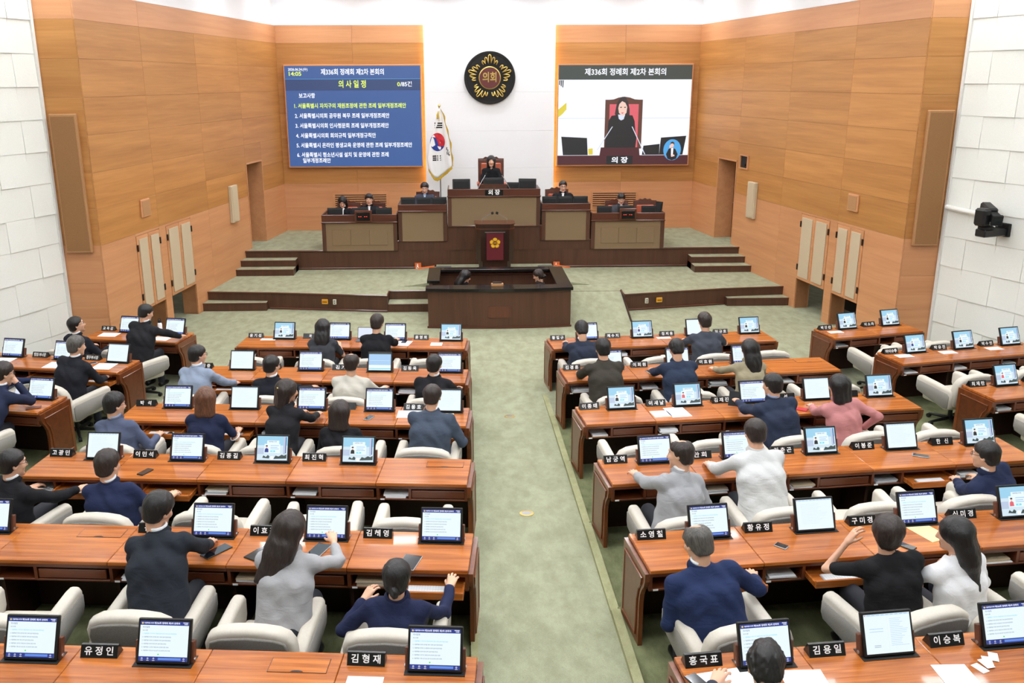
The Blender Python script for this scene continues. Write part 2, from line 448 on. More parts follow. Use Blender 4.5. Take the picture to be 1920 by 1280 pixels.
    if side > 0:
        t = wthing('camera_niche', 'black recessed camera niche on right wooden wall by the doorway', 'wall box')
        fr = MB()
        for s0, s1, z0, z1 in ((2.92, 2.96, 2.66, 2.99), (3.34, 3.38, 2.66, 2.99), (2.96, 3.34, 2.66, 2.69), (2.96, 3.34, 2.96, 2.99)): fr.box(s0, s1, *sorted((0.02 * q, 0.06 * q)), z0, z1)
        fr.build('frame', 'wall wood light', t)
        MB().box(2.96, 3.34, *sorted((0.022 * q, 0.03 * q)), 2.69, 2.96).build('back_plate', 'black matt', t)
        MB().tube([(3.2, 0.03 * q, 2.76), (3.2, 0.05 * q, 2.76)], 0.03, 12).build('lens', 'glass dark', t)
    # return wall facing the audience, with the tall loudspeaker
    x0, x1 = sorted((NC.x * side, 7.43 * side))
    rw = struct(MB().box(x0, x1, NC.y + 0.02, NC.y + 0.3, -0.2, ROOM_TOP).build('wall_return_' + sd, 'wall wood light'))
    zz = [0, 0.82, 1.42, 2.06] + BANDS[1:] + [6.05, ROOM_TOP]
    for z0, z1 in zip(zz, zz[1:]):
        MB().box(x0 + 0.002, x1 - 0.002, NC.y, NC.y + 0.02, z0 + G / 2, z1 - G / 2, 0.0015).build('panel', 'wall wood amber' if 2.05 < z0 < 5.6 else ('wall wood light' if z0 < 6 else 'white wall'), rw)
    t = thing('tall_speaker', 'tall brown line loudspeaker on the %s return wall beside white panels' % sd, 'speaker', (7.105 * side, NC.y, 0))
    MB().box(-0.215, 0.215, -0.08, -0.001, 1.95, 4.19, 0.012).build('housing', 'grille fabric', t)
    MB().box(-0.185, 0.185, -0.088, -0.08, 1.99, 4.15).build('grille', 'speaker grille', t)
    # padded white side wall
    k = 0.364
    p0 = Vector((7.43 * side, 15.2)); dd = Vector((k * side, -1)).normalized(); th2 = math.atan2(dd.y, dd.x)
    pw = struct(MB().box(0, 14.5, *sorted((-0.25 * q, -0.005 * q)), -0.2, ROOM_TOP).build('wall_padded_' + sd, 'padded white', None, (p0.x, p0.y, 0), (0, 0, th2)))
    rnd = random.Random(3 + side)
    cols = [0.0, 0.47, 1.04, 1.56, 2.10, 2.66, 3.2, 3.75, 4.3]
    rows_ = [0.0, 0.13, 0.63, 1.12, 1.62, 2.12, 2.60, 3.10, 3.60, 4.10, 4.60, 5.10, 5.60, 6.10, 6.60, 7.0]
    for ci, (s0, s1) in enumerate(zip(cols, cols[1:])):
        for ri, (z0, z1) in enumerate(zip(rows_, rows_[1:])):
            w = (0.019, 0.019) if (ci + ri) % 2 else (0.030, 0.030)
            e = rnd.uniform(-0.004, 0.004)
            t0, t1 = w[0] + e, w[1] + e
            v = []
            for yy in (0, 1):
                for (s_, z_, tt) in ((s0, z0, t0), (s1, z0, t1), (s1, z1, 0.012), (s0, z1, 0.012)):
                    s_ = s_ + (0.002 if s_ == s0 else -0.002); z_ = z_ + (0.002 if z_ == z0 else -0.002)
                    v.append((s_, (tt if yy else 0) * q, z_))
            f = [(3, 2, 1, 0), (4, 5, 6, 7), (0, 1, 5, 4), (1, 2, 6, 5), (2, 3, 7, 6), (3, 0, 4, 7)]
            if q < 0: f = [x_[::-1] for x_ in f]
            MB().add(v, f).build('padded_panel', 'padded white', pw)
    MB().box(-0.02, 0.03, *sorted((-0.002 * q, 0.05 * q)), 0, ROOM_TOP).build('corner_trim', 'white metal', pw)

# back wall: wooden flanks, white centre panel, white frieze
wb = struct(MB().box(-6.2, 6.2, BW + 0.02, BW + 0.3, -0.2, ROOM_TOP).build('wall_back', 'wall wood light'))
for side in (-1, 1):
    for z0, z1, m in ((0.8, 1.42, 'wall wood light'), (1.42, 2.06, 'wall wood light')) + tuple((BANDS[i], BANDS[i + 1], 'wall wood amber') for i in range(6)) + ((5.62, 6.05, 'wall wood light'),):
        xs = (1.60, 3.53, FC.x + 0.12)
        for u0, u1 in zip(xs, xs[1:]):
            v0, v1 = sorted((u0 * side, u1 * side))
            MB().box(v0 + G / 2, v1 - G / 2, BW, BW + 0.02, z0 + G / 2, z1 - G / 2, 0.0015).build('panel', m, wb)
    v0, v1 = sorted((1.6 * side, 5.7 * side))
    MB().box(v0, v1, BW - 0.002, BW + 0.02, 6.055, ROOM_TOP).build('frieze', 'white wall', wb)
MB().box(-1.6, 1.6, BW - 0.002, BW + 0.02, 6.30, ROOM_TOP).build('frieze', 'white wall', wb)
wc = struct(MB().box(-1.66, 1.66, BW - 0.14, BW - 0.12, 0.8, 6.36).build('wall_centre', 'white wall'))
zz = [0.8, 1.5, 2.46, 3.42, 4.40, 5.38, 6.36]
for z0, z1 in zip(zz, zz[1:]):
    MB().box(-1.69, 1.69, BW - 0.17, BW - 0.141, z0 + G / 2, z1 - G / 2, 0.0015).build('white_panel', 'white wall', wc)
MB().box(-1.6, 1.6, BW - 0.12, BW, 0.8, 6.3).build('backing', 'white wall', wc)
for side in (-1, 1):
    MB().box(*sorted((1.605 * side, 1.625 * side)), BW - 0.10, BW - 0.03, 0.9, 6.3).build('light_strip', 'strip glow', wc)
# low wooden louvres in the back wall
for x0, x1, lab in ((-4.15, -2.78, 'left'), (2.78, 3.95, 'right')):
    t = thing('wall_louvre', 'horizontal wooden slat air grille low on the back wall, %s side' % lab, 'vent', (0, BW, 0))
    MB().box(x0, x1, -0.012, -0.002, 1.36, 1.76).build('backing', 'black matt', t)
    fr = MB()
    for u0, u1, z0, z1 in ((x0 - 0.06, x0, 1.3, 1.82), (x1, x1 + 0.06, 1.3, 1.82), (x0, x1, 1.3, 1.36), (x0, x1, 1.76, 1.82)): fr.box(u0, u1, -0.03, -0.002, z0, z1)
    fr.build('frame', 'wall wood light', t)
    for i in range(7): MB().box(x0, x1, -0.045, -0.012, 1.372 + i * 0.056, 1.40 + i * 0.056).build('slat', 'wall wood light', t)

# ceiling and its luminaires (above the frame)
ce = struct(MB().box(-13, 13, -6, 25.2, ROOM_TOP, ROOM_TOP + 0.2).build('ceiling', 'ceiling white'))
struct(MB().box(-13, 13, -6.2, -6, -0.5, ROOM_TOP).build('wall_rear', 'padded white'))
DIFF = MB().box(-0.5, 0.5, -0.18, 0.18, -0.03, -0.012).mesh('diffuser', 'ceiling glow')
_f = MB()
for u0, u1, w0, w1 in ((-0.54, -0.5, -0.22, 0.22), (0.5, 0.54, -0.22, 0.22), (-0.5, 0.5, -0.22, -0.18), (-0.5, 0.5, 0.18, 0.22)): _f.box(u0, u1, w0, w1, -0.04, -0.001)
FRAME = _f.mesh('frame', 'white metal')
LIGHT_ROWS = [23.6, 20.6, 17.6, 14.9, 12.2, 9.5, 6.8, 4.1, 1.4]
for ri, y in enumerate(LIGHT_ROWS):
    for ci, x in enumerate((-4.6, -2.3, 0.0, 2.3, 4.6) if y > 15.5 else (-7.0, -4.6, -2.3, 0.0, 2.3, 4.6, 7.0)):
        t = thing('ceiling_light', 'white rectangular ceiling light, %s row from the dais, %s from left' % (ORD[ri], ORD[ci]), 'ceiling light', (x, y, ROOM_TOP), 0, 'ceiling lights')
        place('frame', FRAME, t); place('diffuser', DIFF, t)

# floors: front floor with the stenographers' pit, raked tiers, aisle ramp
fl = MB()
for x0, x1, y0, y1 in ((-13, 13, 12.0, 17.6), (-13, -1.30, 17.6, 19.4), (1.22, 13, 17.6, 19.4), (-13, 13, 19.4, 25)): fl.box(x0, x1, y0, y1, -0.1, 0.0)
fl.box(-13, 13, -6, 12.0, -0.3, -0.2)
fl.box(-1.45, 1.40, 17.4, 19.5, -0.6, -0.5)
struct(fl.build('floor', 'carpet'))
def slab(name, poly, z0, z1, top, sidem):
    n = len(poly)
    v = [(x, y, z0) for x, y in poly] + [(x, y, z1) for x, y in poly]
    ar = sum(poly[i][0] * poly[(i + 1) % n][1] - poly[(i + 1) % n][0] * poly[i][1] for i in range(n))
    if ar < 0: v = [(x, y, z0) for x, y in poly[::-1]] + [(x, y, z1) for x, y in poly[::-1]]
    mb = MB()
    mb.add(v, [tuple(range(n - 1, -1, -1))] + [(i, (i + 1) % n, (i + 1) % n + n, i + n) for i in range(n)], 1)
    mb.f.append(tuple(range(n, 2 * n))); mb.m.append(0)
    return struct(mb.build(name, [top, sidem]))
YL = [14.05, 12.10, 10.27, 8.49, 6.74, 4.93, 3.1]
YR = [13.98, 12.10, 10.26, 8.44, 6.69, 4.89, 3.1]
for i in range(1, 7):
    yl, yr = YL[i] + 0.07, YR[i] + 0.07
    slab('floor_tier_left', [(-0.72, yl), (-5.0, yl + 4.31 * 0.0822), (-13, yl + 4.31 * 0.0822 + 8 * 0.2), (-13, -6), (-0.72, -6)], -0.15 if i == 1 else 0.1 * i - 0.1, 0.1 * i, 'carpet tier shaded', 'carpet tier shaded')
    slab('floor_tier_right', [(0.52, yr), (4.9, yr + 4.33 * 0.1), (13, yr + 4.33 * 0.1 + 8.1 * 0.21), (13, -6), (0.52, -6)], -0.15 if i == 1 else 0.1 * i - 0.1, 0.1 * i, 'carpet tier shaded', 'carpet tier shaded')
def ramp_z(y): return max(0.001, (13.3 - y) * 0.0548)
ys = [13.3, 10, 7, 4, 0, -6]
rp = MB()
for y0, y1 in zip(ys, ys[1:]):
    rp.add([(-0.70, y0, ramp_z(y0)), (-0.70, y1, ramp_z(y1)), (0.50, y1, ramp_z(y1)), (0.50, y0, ramp_z(y0))], [(0, 1, 2, 3)])
struct(rp.build('floor_aisle_ramp', 'carpet'))
for i in range(6):
    y0, y1 = YR[i] + 0.02, YR[i + 1] + 0.02
    if i == 0: y0 = 13.3
    for sx, (xa, xb) in (('right', (0.455, 0.53)), ('left', (-0.725, -0.67))):
        z0, z1 = ramp_z(y0), ramp_z(y1)
        mb = MB().prism([(y0, z0 - 0.1), (y0, max(z0, 0.1 * i) + 0.012), (y1, z1 + 0.03), (y1, z1 - 0.1)], 'x', xa, xb)
        struct(mb.build('trim_aisle_' + sx, 'kerb carpet'))
for y, z in ((12.25, 0), (8.82, 0)):
    z = ramp_z(y)
    t = thing('floor_box', 'round brass floor socket in the aisle, %s' % ('nearer the dais' if y > 10 else 'nearer the viewer'), 'floor socket', (-0.105, y, z), 0, 'round floor sockets in the aisle')
    t.rotation_euler = (-0.0548, 0, 0)
    MB().lathe([(0.075, 0), (0.075, 0.006), (0.055, 0.008), (0.053, 0.006)], seg=28).build('ring', 'gold', t)
    MB().lathe([(0.05, 0.002), (0.05, 0.007), (0.03, 0.0075)], seg=24).build('cover', 'steel', t)

# ---------------------------------------------------------------- stage
LS, US = 0.35, 0.80
slab('floor_lower_stage', [(-6.5, 19.27), (-4.88, 19.12), (-2.34, 18.72), (-2.34, 19.15), (-1.44, 19.15), (-1.44, 19.46), (1.38, 19.46), (1.38, 19.0), (2.62, 19.0), (2.64, 18.62), (4.87, 19.1), (6.5, 19.27), (6.5, 21.7), (-6.5, 21.7)], 0, LS, 'carpet', 'dais wood')
slab('floor_upper_stage', [(-6.2, 21.58), (6.2, 21.58), (6.2, 24.8), (-6.2, 24.8)], 0.1, US, 'carpet', 'dais wood')
slab('floor_platform_middle', [(-2.28, 21.57), (2.30, 21.57), (2.30, 23.9), (-2.28, 23.9)], US, 1.02, 'carpet', 'dais wood')
slab('floor_platform_centre', [(-1.10, 21.56), (1.10, 21.56), (1.10, 24.1), (-1.10, 24.1)], US, 1.37, 'carpet', 'dais wood')
tn_ = [0]
def trim(pts, r=0.018, mat='dais trim wood'):
    tn_[0] += 1
    mb = MB()
    for p, q_ in zip(pts, pts[1:]):
        mb.tube([p, q_], r, 6)
    struct(mb.build('trim_%d' % tn_[0], mat))
trim([(-6.4, 19.26, LS), (-4.88, 19.11, LS), (-2.34, 18.71, LS), (-2.34, 19.15, LS), (-1.44, 19.15, LS)])
trim([(2.62, 19.0, LS), (2.64, 18.61, LS), (4.87, 19.09, LS), (6.4, 19.26, LS)])
trim([(-4.88, 19.11, 0.02), (-2.34, 18.71, 0.02)], 0.022); trim([(2.64, 18.61, 0.02), (4.87, 19.09, 0.02)], 0.022)
trim([(-6.0, 21.57, US), (-2.30, 21.57, US), (-2.30, 21.56, 1.02), (-1.12, 21.56, 1.02), (-1.12, 21.55, 1.37), (1.12, 21.55, 1.37), (1.12, 21.56, 1.02), (2.32, 21.56, 1.02), (2.32, 21.57, US), (6.0, 21.57, US)], 0.022)
trim([(-4.66, 21.57, LS + 0.03), (4.66, 21.57, LS + 0.03)], 0.02)
def step(name, x0, x1, y0, y1, z0, z1):
    slab('floor_step_' + name, [(x0, y0), (x1, y0), (x1, y1), (x0, y1)], z0, z1, 'carpet', 'dais wood')
    trim([(x0, y0, z1 - 0.012), (x1, y0, z1 - 0.012)], 0.014)
step('lower_left', -6.5, -4.92, 18.95, 19.3, 0, 0.175); step('lower_right', 4.92, 6.5, 18.95, 19.3, 0, 0.175)
step('beside_pit', -2.33, -1.45, 18.72, 19.16, 0, 0.175)
for i in range(2):
    step('upper_left', -6.3, -4.67, 20.9 + 0.33 * i, 21.6, LS, LS + 0.15 * (i + 1)); step('upper_right', 4.67, 6.3, 20.85 + 0.36 * i, 21.6, LS, LS + 0.15 * (i + 1))
# accessibility ramp right of the pit
slab_r = MB().prism([(17.7, 0.002), (19.02, LS), (19.02, 0.0)], 'x', 1.39, 2.62)
struct(slab_r.build('floor_ramp_right', 'carpet'))
trim([(2.63, 17.7, 0.01), (2.63, 19.0, LS + 0.01)], 0.022, 'podium wood')
# low podium platform with side ramps
slab('floor_podium_platform', [(-1.38, 19.47), (1.38, 19.47), (1.38, 21.57), (-1.38, 21.57)], LS, 0.45, 'carpet', 'carpet')
for sd in (-1, 1):
    mb = MB().prism([(-1.38, LS), (-1.38, 0.449), (-2.05, LS + 0.004)] if sd < 0 else [(1.38, LS), (2.05, LS + 0.004), (1.38, 0.449)], 'y', 19.6, 21.3)
    struct(mb.build('floor_ramp_podium', 'carpet'))
    t = thing('ramp_edge', 'orange safety edge strip on the ramp to the %s of the lectern' % ('left' if sd < 0 else 'right'), 'edge strip', (0, 0, 0))
    MB().prism([(sd * 1.42, 0.445), (sd * 1.42, 0.475), (sd * 1.80, 0.42), (sd * 1.80, 0.39)], 'y', 21.3, 21.34).build('strip', 'orange', t)
    t = thing('warning_sign', 'small square orange sign with white symbol on dais front, %s of lectern' % ('left' if sd < 0 else 'right'), 'sign', (sd * 1.66 - 0.16, 21.55, 0.42))
    MB().box(-0.075, 0.075, -0.012, 0.0, -0.08, 0.08).build('plate', 'orange', t)
    mk = MB().disc(-0.01, 0.045, 0.014, 0.014, -0.0135)
    mk.poly([(-0.03, 0.03), (0.005, 0.03), (0.005, -0.01), (0.04, -0.05), (0.025, -0.055), (-0.01, -0.02), (-0.03, -0.02)], -0.0135)
    mk.poly([(-0.05, -0.05), (-0.035, -0.05), (-0.02, -0.02), (-0.035, -0.02)], -0.0135); mk.rect(-0.05, 0.0, -0.062, -0.05, -0.0135)
    mk.build('symbol', 'plate white', t)
    t = thing('floor_mat', 'dark grey rubber mat at the top of ramp %s of the lectern' % ('left' if sd < 0 else 'right'), 'mat', (sd * 1.2, 20.9, 0.45))
    MB().box(-0.18, 0.18, -0.3, 0.3, 0.0, 0.035, 0.01).build('mat', 'stone grey', t)
# floor-level sockets in the stage riser
for x, y, mtl, lab in ((-3.67, 18.90, 'floor yellow', 'left'), (3.40, 18.76, 'floor yellow', 'right')):
    rz = -0.156 if x < 0 else 0.212
    t = thing('outlet_plate', 'yellow outlet plate in the stage riser, %s side' % lab, 'outlet', (x, y, 0.2), rz)
    MB().box(-0.065, 0.065, -0.035, 0.0, -0.05, 0.05, 0.004).build('plate', mtl, t)
    for i in range(4): MB().box(-0.045 + i * 0.024, -0.028 + i * 0.024, -0.04, -0.033, -0.012, 0.008).build('socket', 'black plastic', t)
for x, y, lab in ((-3.46, 18.87, 'left'), (3.12, 18.70, 'right')):
    t = thing('outlet_plate', 'cream double socket plate in the stage riser, %s side' % lab, 'outlet', (x, y, 0.2), -0.156 if x < 0 else 0.212)
    MB().box(-0.035, 0.035, -0.035, 0.0, -0.055, 0.055, 0.004).build('plate', 'socket cream', t)
    for z in (-0.022, 0.022): MB().lathe([(0.014, 0), (0.014, 0.006)], seg=12).build('socket', 'stone grey', t, (0, -0.035, z), (PI / 2, 0, 0))

# ================================================================ dais furniture
def booth(name, label, x0, x1, zf, zm, zt, panels):
    t = thing(name, label, 'booth', ((x0 + x1) / 2, 21.55, zf))
    w = (x1 - x0) / 2; h = zt - zf; m = zm - zf
    MB().box(-w, w, -0.03, 0.03, m + 0.015, h, 0.006).build('top_rail', 'dais trim wood', t)
    MB().box(-w - 0.01, w + 0.01, -0.055, 0.03, m - 0.015, m + 0.015, 0.006).build('moulding', 'dais trim wood', t)
    for s in (-1, 1):
        MB().box(*sorted((s * w, s * (w - 0.09))), -0.03, 0.04, 0.001, m - 0.015, 0.005).build('post', 'dais wood', t)
        MB().box(*sorted((s * w, s * (w - 0.03))), 0.04, 0.85, 0.001, h - 0.001).build('side_panel', 'dais wood', t)
    fp = MB().box(-w + 0.09, w - 0.09, -0.012, 0.03, 0.001, m - 0.015).build('fabric_panel', 'booth fabric', t)
    if panels:
        pw = (2 * w - 0.18 - 0.28) / 3
        for i in range(3):
            u = -w + 0.09 + 0.14 + i * pw
            MB().box(u + 0.004, u + pw - 0.004, -0.024, -0.010, 0.14, m - 0.17, 0.005).build('panel', 'booth fabric', fp)
    MB().box(-w + 0.03, w - 0.03, 0.03, 0.80, h - 0.17, h - 0.14).build('worktop', 'dais trim wood', t)
    return t
booth('clerk_booth', 'long brown clerk booth with three beige panels, left end of dais', -4.06, -2.29, US, 1.48, 1.66, True)
booth('clerk_booth', 'long brown clerk booth with three beige panels, right end of dais', 2.31, 4.06, US, 1.48, 1.66, True)
booth('clerk_booth', 'short brown booth with plain beige front, left of the chair', -2.26, -1.11, 1.02, 1.73, 1.89, False)
booth('clerk_booth', 'short brown booth with plain beige front, right of the chair', 1.13, 2.28, 1.02, 1.73, 1.89, False)
cb = booth('chair_booth', 'high central presiding booth with wide beige front on the dais', -1.09, 1.09, 1.37, 2.07, 2.24, False)
pl = MB().box(-0.21, 0.21, -0.045, -0.028, 0.72, 0.86).build('sign_plate', 'plate black', cb)
tx = MB(); add_text(tx, '의 장', 0.13, 0, 0.79, -0.047, 0, 'CENTER', 0.004, width=0.27); tx.build('lettering', 'plate white', pl)
for x in (-3.07, 3.17):
    t = thing('timer_box', 'wooden box with red digital timer on the %s clerk booth' % ('left' if x < 0 else 'right'), 'timer', (x, 21.5, 1.50))
    MB().box(-0.2, 0.2, -0.04, -0.002, 0.0, 0.27, 0.008).build('housing', 'dais trim wood', t)
    MB().box(-0.155, 0.155, -0.05, -0.04, 0.03, 0.22, 0.004).build('display', 'plate black', t)
    for u in (-0.1, -0.055, 0.035, 0.08): MB().box(u - 0.012, u + 0.012, -0.054, -0.05, 0.12, 0.133).build('digit', 'red digit', t)
    for z in (0.10, 0.15): MB().box(-0.012, -0.006, -0.053, -0.05, z, z + 0.008).build('colon_dot', 'maroon', t)
# monitors on the booths, seen from behind
def back_monitor(label, x, y, z, w, h, rz=0.0, tilt=-0.15):
    t = thing('monitor', label, 'monitor', (x, y, z), rz)
    b = MB().box(-w / 2, w / 2, -0.02, 0.02, 0.0, h, 0.008).build('casing', 'black plastic', t, (0, 0, 0.05), (tilt, 0, 0))
    MB().box(-w * 0.42, w * 0.42, -0.035, -0.019, h * 0.12, h * 0.82, 0.006).build('rear_cover', 'black matt', b)
    MB().box(-0.05, 0.05, -0.03, 0.03, 0.0, 0.10).build('stand', 'black plastic', t)
    MB().box(-0.11, 0.11, -0.08, 0.08, 0.0, 0.012).build('foot', 'black plastic', t)
    MB().rect(-w / 2 + 0.015, w / 2 - 0.015, 0.015, h - 0.015, 0).build('screen', 'scr white', b, (0, 0.0212, 0), (0, 0, PI)).location = (0, 0.0212, 0)
for x0, x1, y0, base, lab in ((-3.95, -3.59, 0.22, 1.52, 'left clerk booth, outer one'), (-3.37, -2.98, 0.20, 1.52, 'left clerk booth, behind the timer'), (-2.80, -2.42, 0.20, 1.52, 'left clerk booth, inner one'),
                              (2.47, 2.83, 0.20, 1.52, 'right clerk booth, inner one'), (2.96, 3.34, 0.20, 1.52, 'right clerk booth, behind the timer'), (3.54, 3.90, 0.22, 1.52, 'right clerk booth, outer one')):
    back_monitor('black monitor seen from behind on %s' % lab, (x0 + x1) / 2, 21.55 + y0, base, x1 - x0, 0.225)
for i, x in enumerate((-2.03, -1.65, -1.29)): back_monitor('black monitor seen from behind on booth left of chair, %s from left' % ORD[i], x, 21.75, 1.75, 0.35, 0.235)
for i, x in enumerate((1.33, 1.70, 2.07)): back_monitor('black monitor seen from behind on booth right of chair, %s from left' % ORD[i], x, 21.75, 1.75, 0.35, 0.235)
back_monitor('black tilted monitor at the left of the presiding desk', -0.76, 21.8, 2.10, 0.42, 0.30, 0.08)
back_monitor('black monitor in the middle of the presiding desk', 0.0, 21.85, 2.14, 0.50, 0.28)
back_monitor('black tilted monitor at the right of the presiding desk', 0.80, 21.8, 2.10, 0.42, 0.30, -0.15)
back_monitor('small black monitor between middle and right monitors of presiding desk', 0.47, 21.95, 2.10, 0.30, 0.2, -0.1)
back_monitor('narrow black monitor standing edge-on at the right end of dais', 3.98, 21.95, 1.52, 0.2, 0.3, -0.9)
t = thing('desk_lectern', 'low brown document stand on the presiding desk', 'stand', (0.0, 21.7, 2.11))
MB().prism([(-0.08, 0.0), (-0.08, 0.22), (0.10, 0.12), (0.10, 0.0)], 'x', -0.31, 0.31).build('body', 'dais wood', t)
MB().box(-0.32, 0.32, -0.09, -0.07, 0.2, 0.23).build('ledge', 'dais trim wood', t)
for s in (-1, 1):
    t = thing('gooseneck_microphone', 'gooseneck microphone on presiding desk, %s side' % ('left' if s < 0 else 'right'), 'microphone', (0.42 * s, 21.68, 2.11))
    MB().tube([(0, 0, 0), (-0.04 * s, 0, 0.12), (-0.14 * s, 0.02, 0.30), (-0.23 * s, 0.06, 0.44)], 0.008, 6).build('stem', 'steel', t)
    MB().tube([(-0.22 * s, 0.055, 0.43), (-0.26 * s, 0.075, 0.48)], 0.018, 8).build('capsule', 'black matt', t)
    MB().lathe([(0.05, 0), (0.045, 0.02)], seg=12).build('base', 'black plastic', t)
t = thing('mug', 'small pale mug beside the left monitor on presiding desk', 'mug', (-0.47, 21.75, 2.11))
MB().lathe([(0.035, 0), (0.04, 0.1), (0.035, 0.1), (0.03, 0.02)], seg=14).build('body', 'plate white', t)
MB().tube([(0.035, 0, 0.08), (0.06, 0, 0.06), (0.036, 0, 0.03)], 0.006, 6).build('handle', 'plate white', t)
# presiding and clerk chairs
def high_chair(label, x, y, z, w, h, zs):
    t = thing('leather_chair', label, 'chair', (x, y, z), PI)
    MB().box(-w / 2, w / 2, -0.04, 0.04, zs - 0.05, h - 0.03, 0.015).build('back_frame', 'dais trim wood', t, (0, -0.28, 0), (0.08, 0, 0))
    MB().box(-w / 2 + 0.07, w / 2 - 0.07, 0.03, 0.085, zs, h - 0.12, 0.02).build('back_cushion', 'leather red', t, (0, -0.28, 0), (0.08, 0, 0))
    pts = [(-w / 2, 0), (-w / 2, 0.03), (-w * 0.3, 0.035), (-w * 0.22, 0.075), (-w * 0.1, 0.06), (0, 0.09), (w * 0.1, 0.06), (w * 0.22, 0.075), (w * 0.3, 0.035), (w / 2, 0.03), (w / 2, 0)]
    MB().prism(pts, 'y', -0.04, 0.04).build('carved_crest', 'dais trim wood', t, (0, -0.28 - 0.08 * h, h - 0.045), (0.08, 0, 0))
    MB().box(-w / 2 + 0.04, w / 2 - 0.04, -0.27, 0.26, zs - 0.12, zs, 0.03).build('seat', 'leather red', t)
    for s in (-1, 1):
        MB().box(s * (w / 2) - 0.035, s * (w / 2) + 0.035, -0.25, 0.24, zs + 0.17, zs + 0.24, 0.02).build('armrest', 'leather red', t)
        MB().box(s * (w / 2) - 0.02, s * (w / 2) + 0.02, 0.10, 0.16, zs - 0.1, zs + 0.17).build('arm_post', 'dais trim wood', t)
    MB().tube([(0, 0, 0.05), (0, 0, zs - 0.12)], 0.04, 10).build('column', 'black plastic', t)
    for k in range(5):
        a = 2 * PI * k / 5
        MB().tube([(0, 0, 0.08), (0.28 * math.cos(a), 0.28 * math.sin(a), 0.04)], 0.02, 6).build('leg', 'black plastic', t)
high_chair('tall carved wooden presiding chair with red leather back', -0.02, 22.75, 1.37, 0.64, 1.46, 0.66)
high_chair('carved red leather chair behind booth left of the chair', -1.60, 22.6, 1.02, 0.58, 1.02, 0.46)
high_chair('carved red leather chair behind booth right of the chair', 1.62, 22.6, 1.02, 0.58, 1.06, 0.46)
high_chair('carved red leather chair at the left end of left clerk booth', -3.58, 22.65, US, 0.58, 0.98, 0.46)
high_chair('carved red leather chair at inner side of left clerk booth', -2.96, 22.65, US, 0.58, 0.98, 0.46)
high_chair('carved red leather chair at inner side of right clerk booth', 3.14, 22.65, US, 0.58, 0.98, 0.46)
high_chair('empty carved chair at the right end of right clerk booth', 3.86, 22.65, US, 0.58, 0.98, 0.46)
# speaker's lectern
t = thing('lectern', 'dark wooden speaker lectern with red banner in the centre of stage', 'lectern', (-0.02, 20.45, 0.45))
def trap(w, d, c): return [(-w, 0), (-w + c, -c), (w - c, -c), (w, 0), (w, d), (-w, d)]
MB().prism(trap(0.42, 0.45, 0.1), 'z', 0.30, 1.02).build('body', 'podium wood', t)
MB().prism(trap(0.36, 0.42, 0.08), 'z', 0.0, 0.30).build('plinth', 'podium wood', t)
MB().prism(trap(0.44, 0.5, 0.1), 'z', 1.02, 1.045).build('moulding', 'dais trim wood', t)
MB().prism(trap(0.43, 0.48, 0.1), 'z', 1.045, 1.13).build('top_box', 'podium wood', t)
MB().prism(trap(0.455, 0.5, 0.1), 'z', 1.13, 1.145).build('top_board', 'dais trim wood', t)
bn = MB().box(-0.19, 0.19, -0.113, -0.103, 0.33, 0.96).build('banner', 'banner red', t)
MB().box(-0.23, 0.23, -0.125, -0.10, 0.955, 0.97).build('banner_rail', 'steel', t)
def flower(mb, r, y, mi):
    for k in range(5):
        a = PI / 2 + 2 * PI * k / 5
        pts = [(0.3 * r * math.cos(a - 0.5), 0.3 * r * math.sin(a - 0.5))]
        for da, rr in ((-0.55, 0.72), (-0.52, 0.86), (-0.36, 0.86), (-0.30, 0.98), (-0.12, 0.94), (0, 1.06), (0.12, 0.94), (0.30, 0.98), (0.36, 0.86), (0.52, 0.86), (0.55, 0.72)):
            pts.append((rr * r * math.cos(a + da), rr * r * math.sin(a + da)))
        pts.append((0.3 * r * math.cos(a + 0.5), 0.3 * r * math.sin(a + 0.5)))
        mb.poly(pts, y, mi)
fm = MB(); flower(fm, 0.12, 0, 0)
em = fm.build('flower_emblem', 'flower yellow', bn, (0, -0.116, 0.72))
cm_ = MB().disc(0, 0, 0.058, 0.058, -0.0015, 0); 
for k in range(20):
    a = 2 * PI * k / 20
    cm_.disc(0.05 * math.cos(a), 0.05 * math.sin(a), 0.006, 0.006, -0.003, 1, 8)
cm_.disc(0, 0, 0.042, 0.042, -0.004, 2); add_text(cm_, '의회', 0.034, 0, 0, -0.0055, 1, 'CENTER', 0.001)
cm_.build('emblem_centre', ['banner red', 'flower yellow', 'maroon'], em)
for s in (-1, 1):
    m_ = MB().tube([(0.28 * s, 0.2, 1.14), (0.28 * s, 0.2, 1.22), (0.06 * s, 0.1, 1.36)], 0.007, 6).build('microphone_stem', 'steel', t)
    MB().tube([(0.07 * s, 0.105, 1.355), (0.035 * s, 0.09, 1.375)], 0.028, 10).build('microphone_head', 'black matt', m_)
# stenographers' pit enclosure
t = thing('steno_enclosure', 'wooden enclosure with black stone rim around the sunken clerks pit', 'enclosure', (-0.04, 17.4, 0))
arc = [(-1.40 + 2.8 * i / 10, -0.10 * (1 - (i / 5 - 1) ** 2)) for i in range(11)]
MB().prism(arc + [(1.40, 0.08), (-1.40, 0.08)], 'z', 0.0, 0.74).build('front_wall', 'dais wood', t)
arc2 = [(-1.44 + 2.88 * i / 10, -0.04 - 0.10 * (1 - (i / 5 - 1) ** 2)) for i in range(11)]
MB().prism(arc2 + [(1.44, 0.26), (-1.44, 0.26)], 'z', 0.74, 0.80).build('front_rim', 'black stone', t)
bs = [(-1.42 + 2.84 * i / 10, -0.02 - 0.10 * (1 - (i / 5 - 1) ** 2)) for i in range(11)]
MB().prism(bs + [(1.42, 0.0), (-1.42, 0.0)], 'z', 0.0, 0.04).build('plinth_moulding', 'dais trim wood', t)
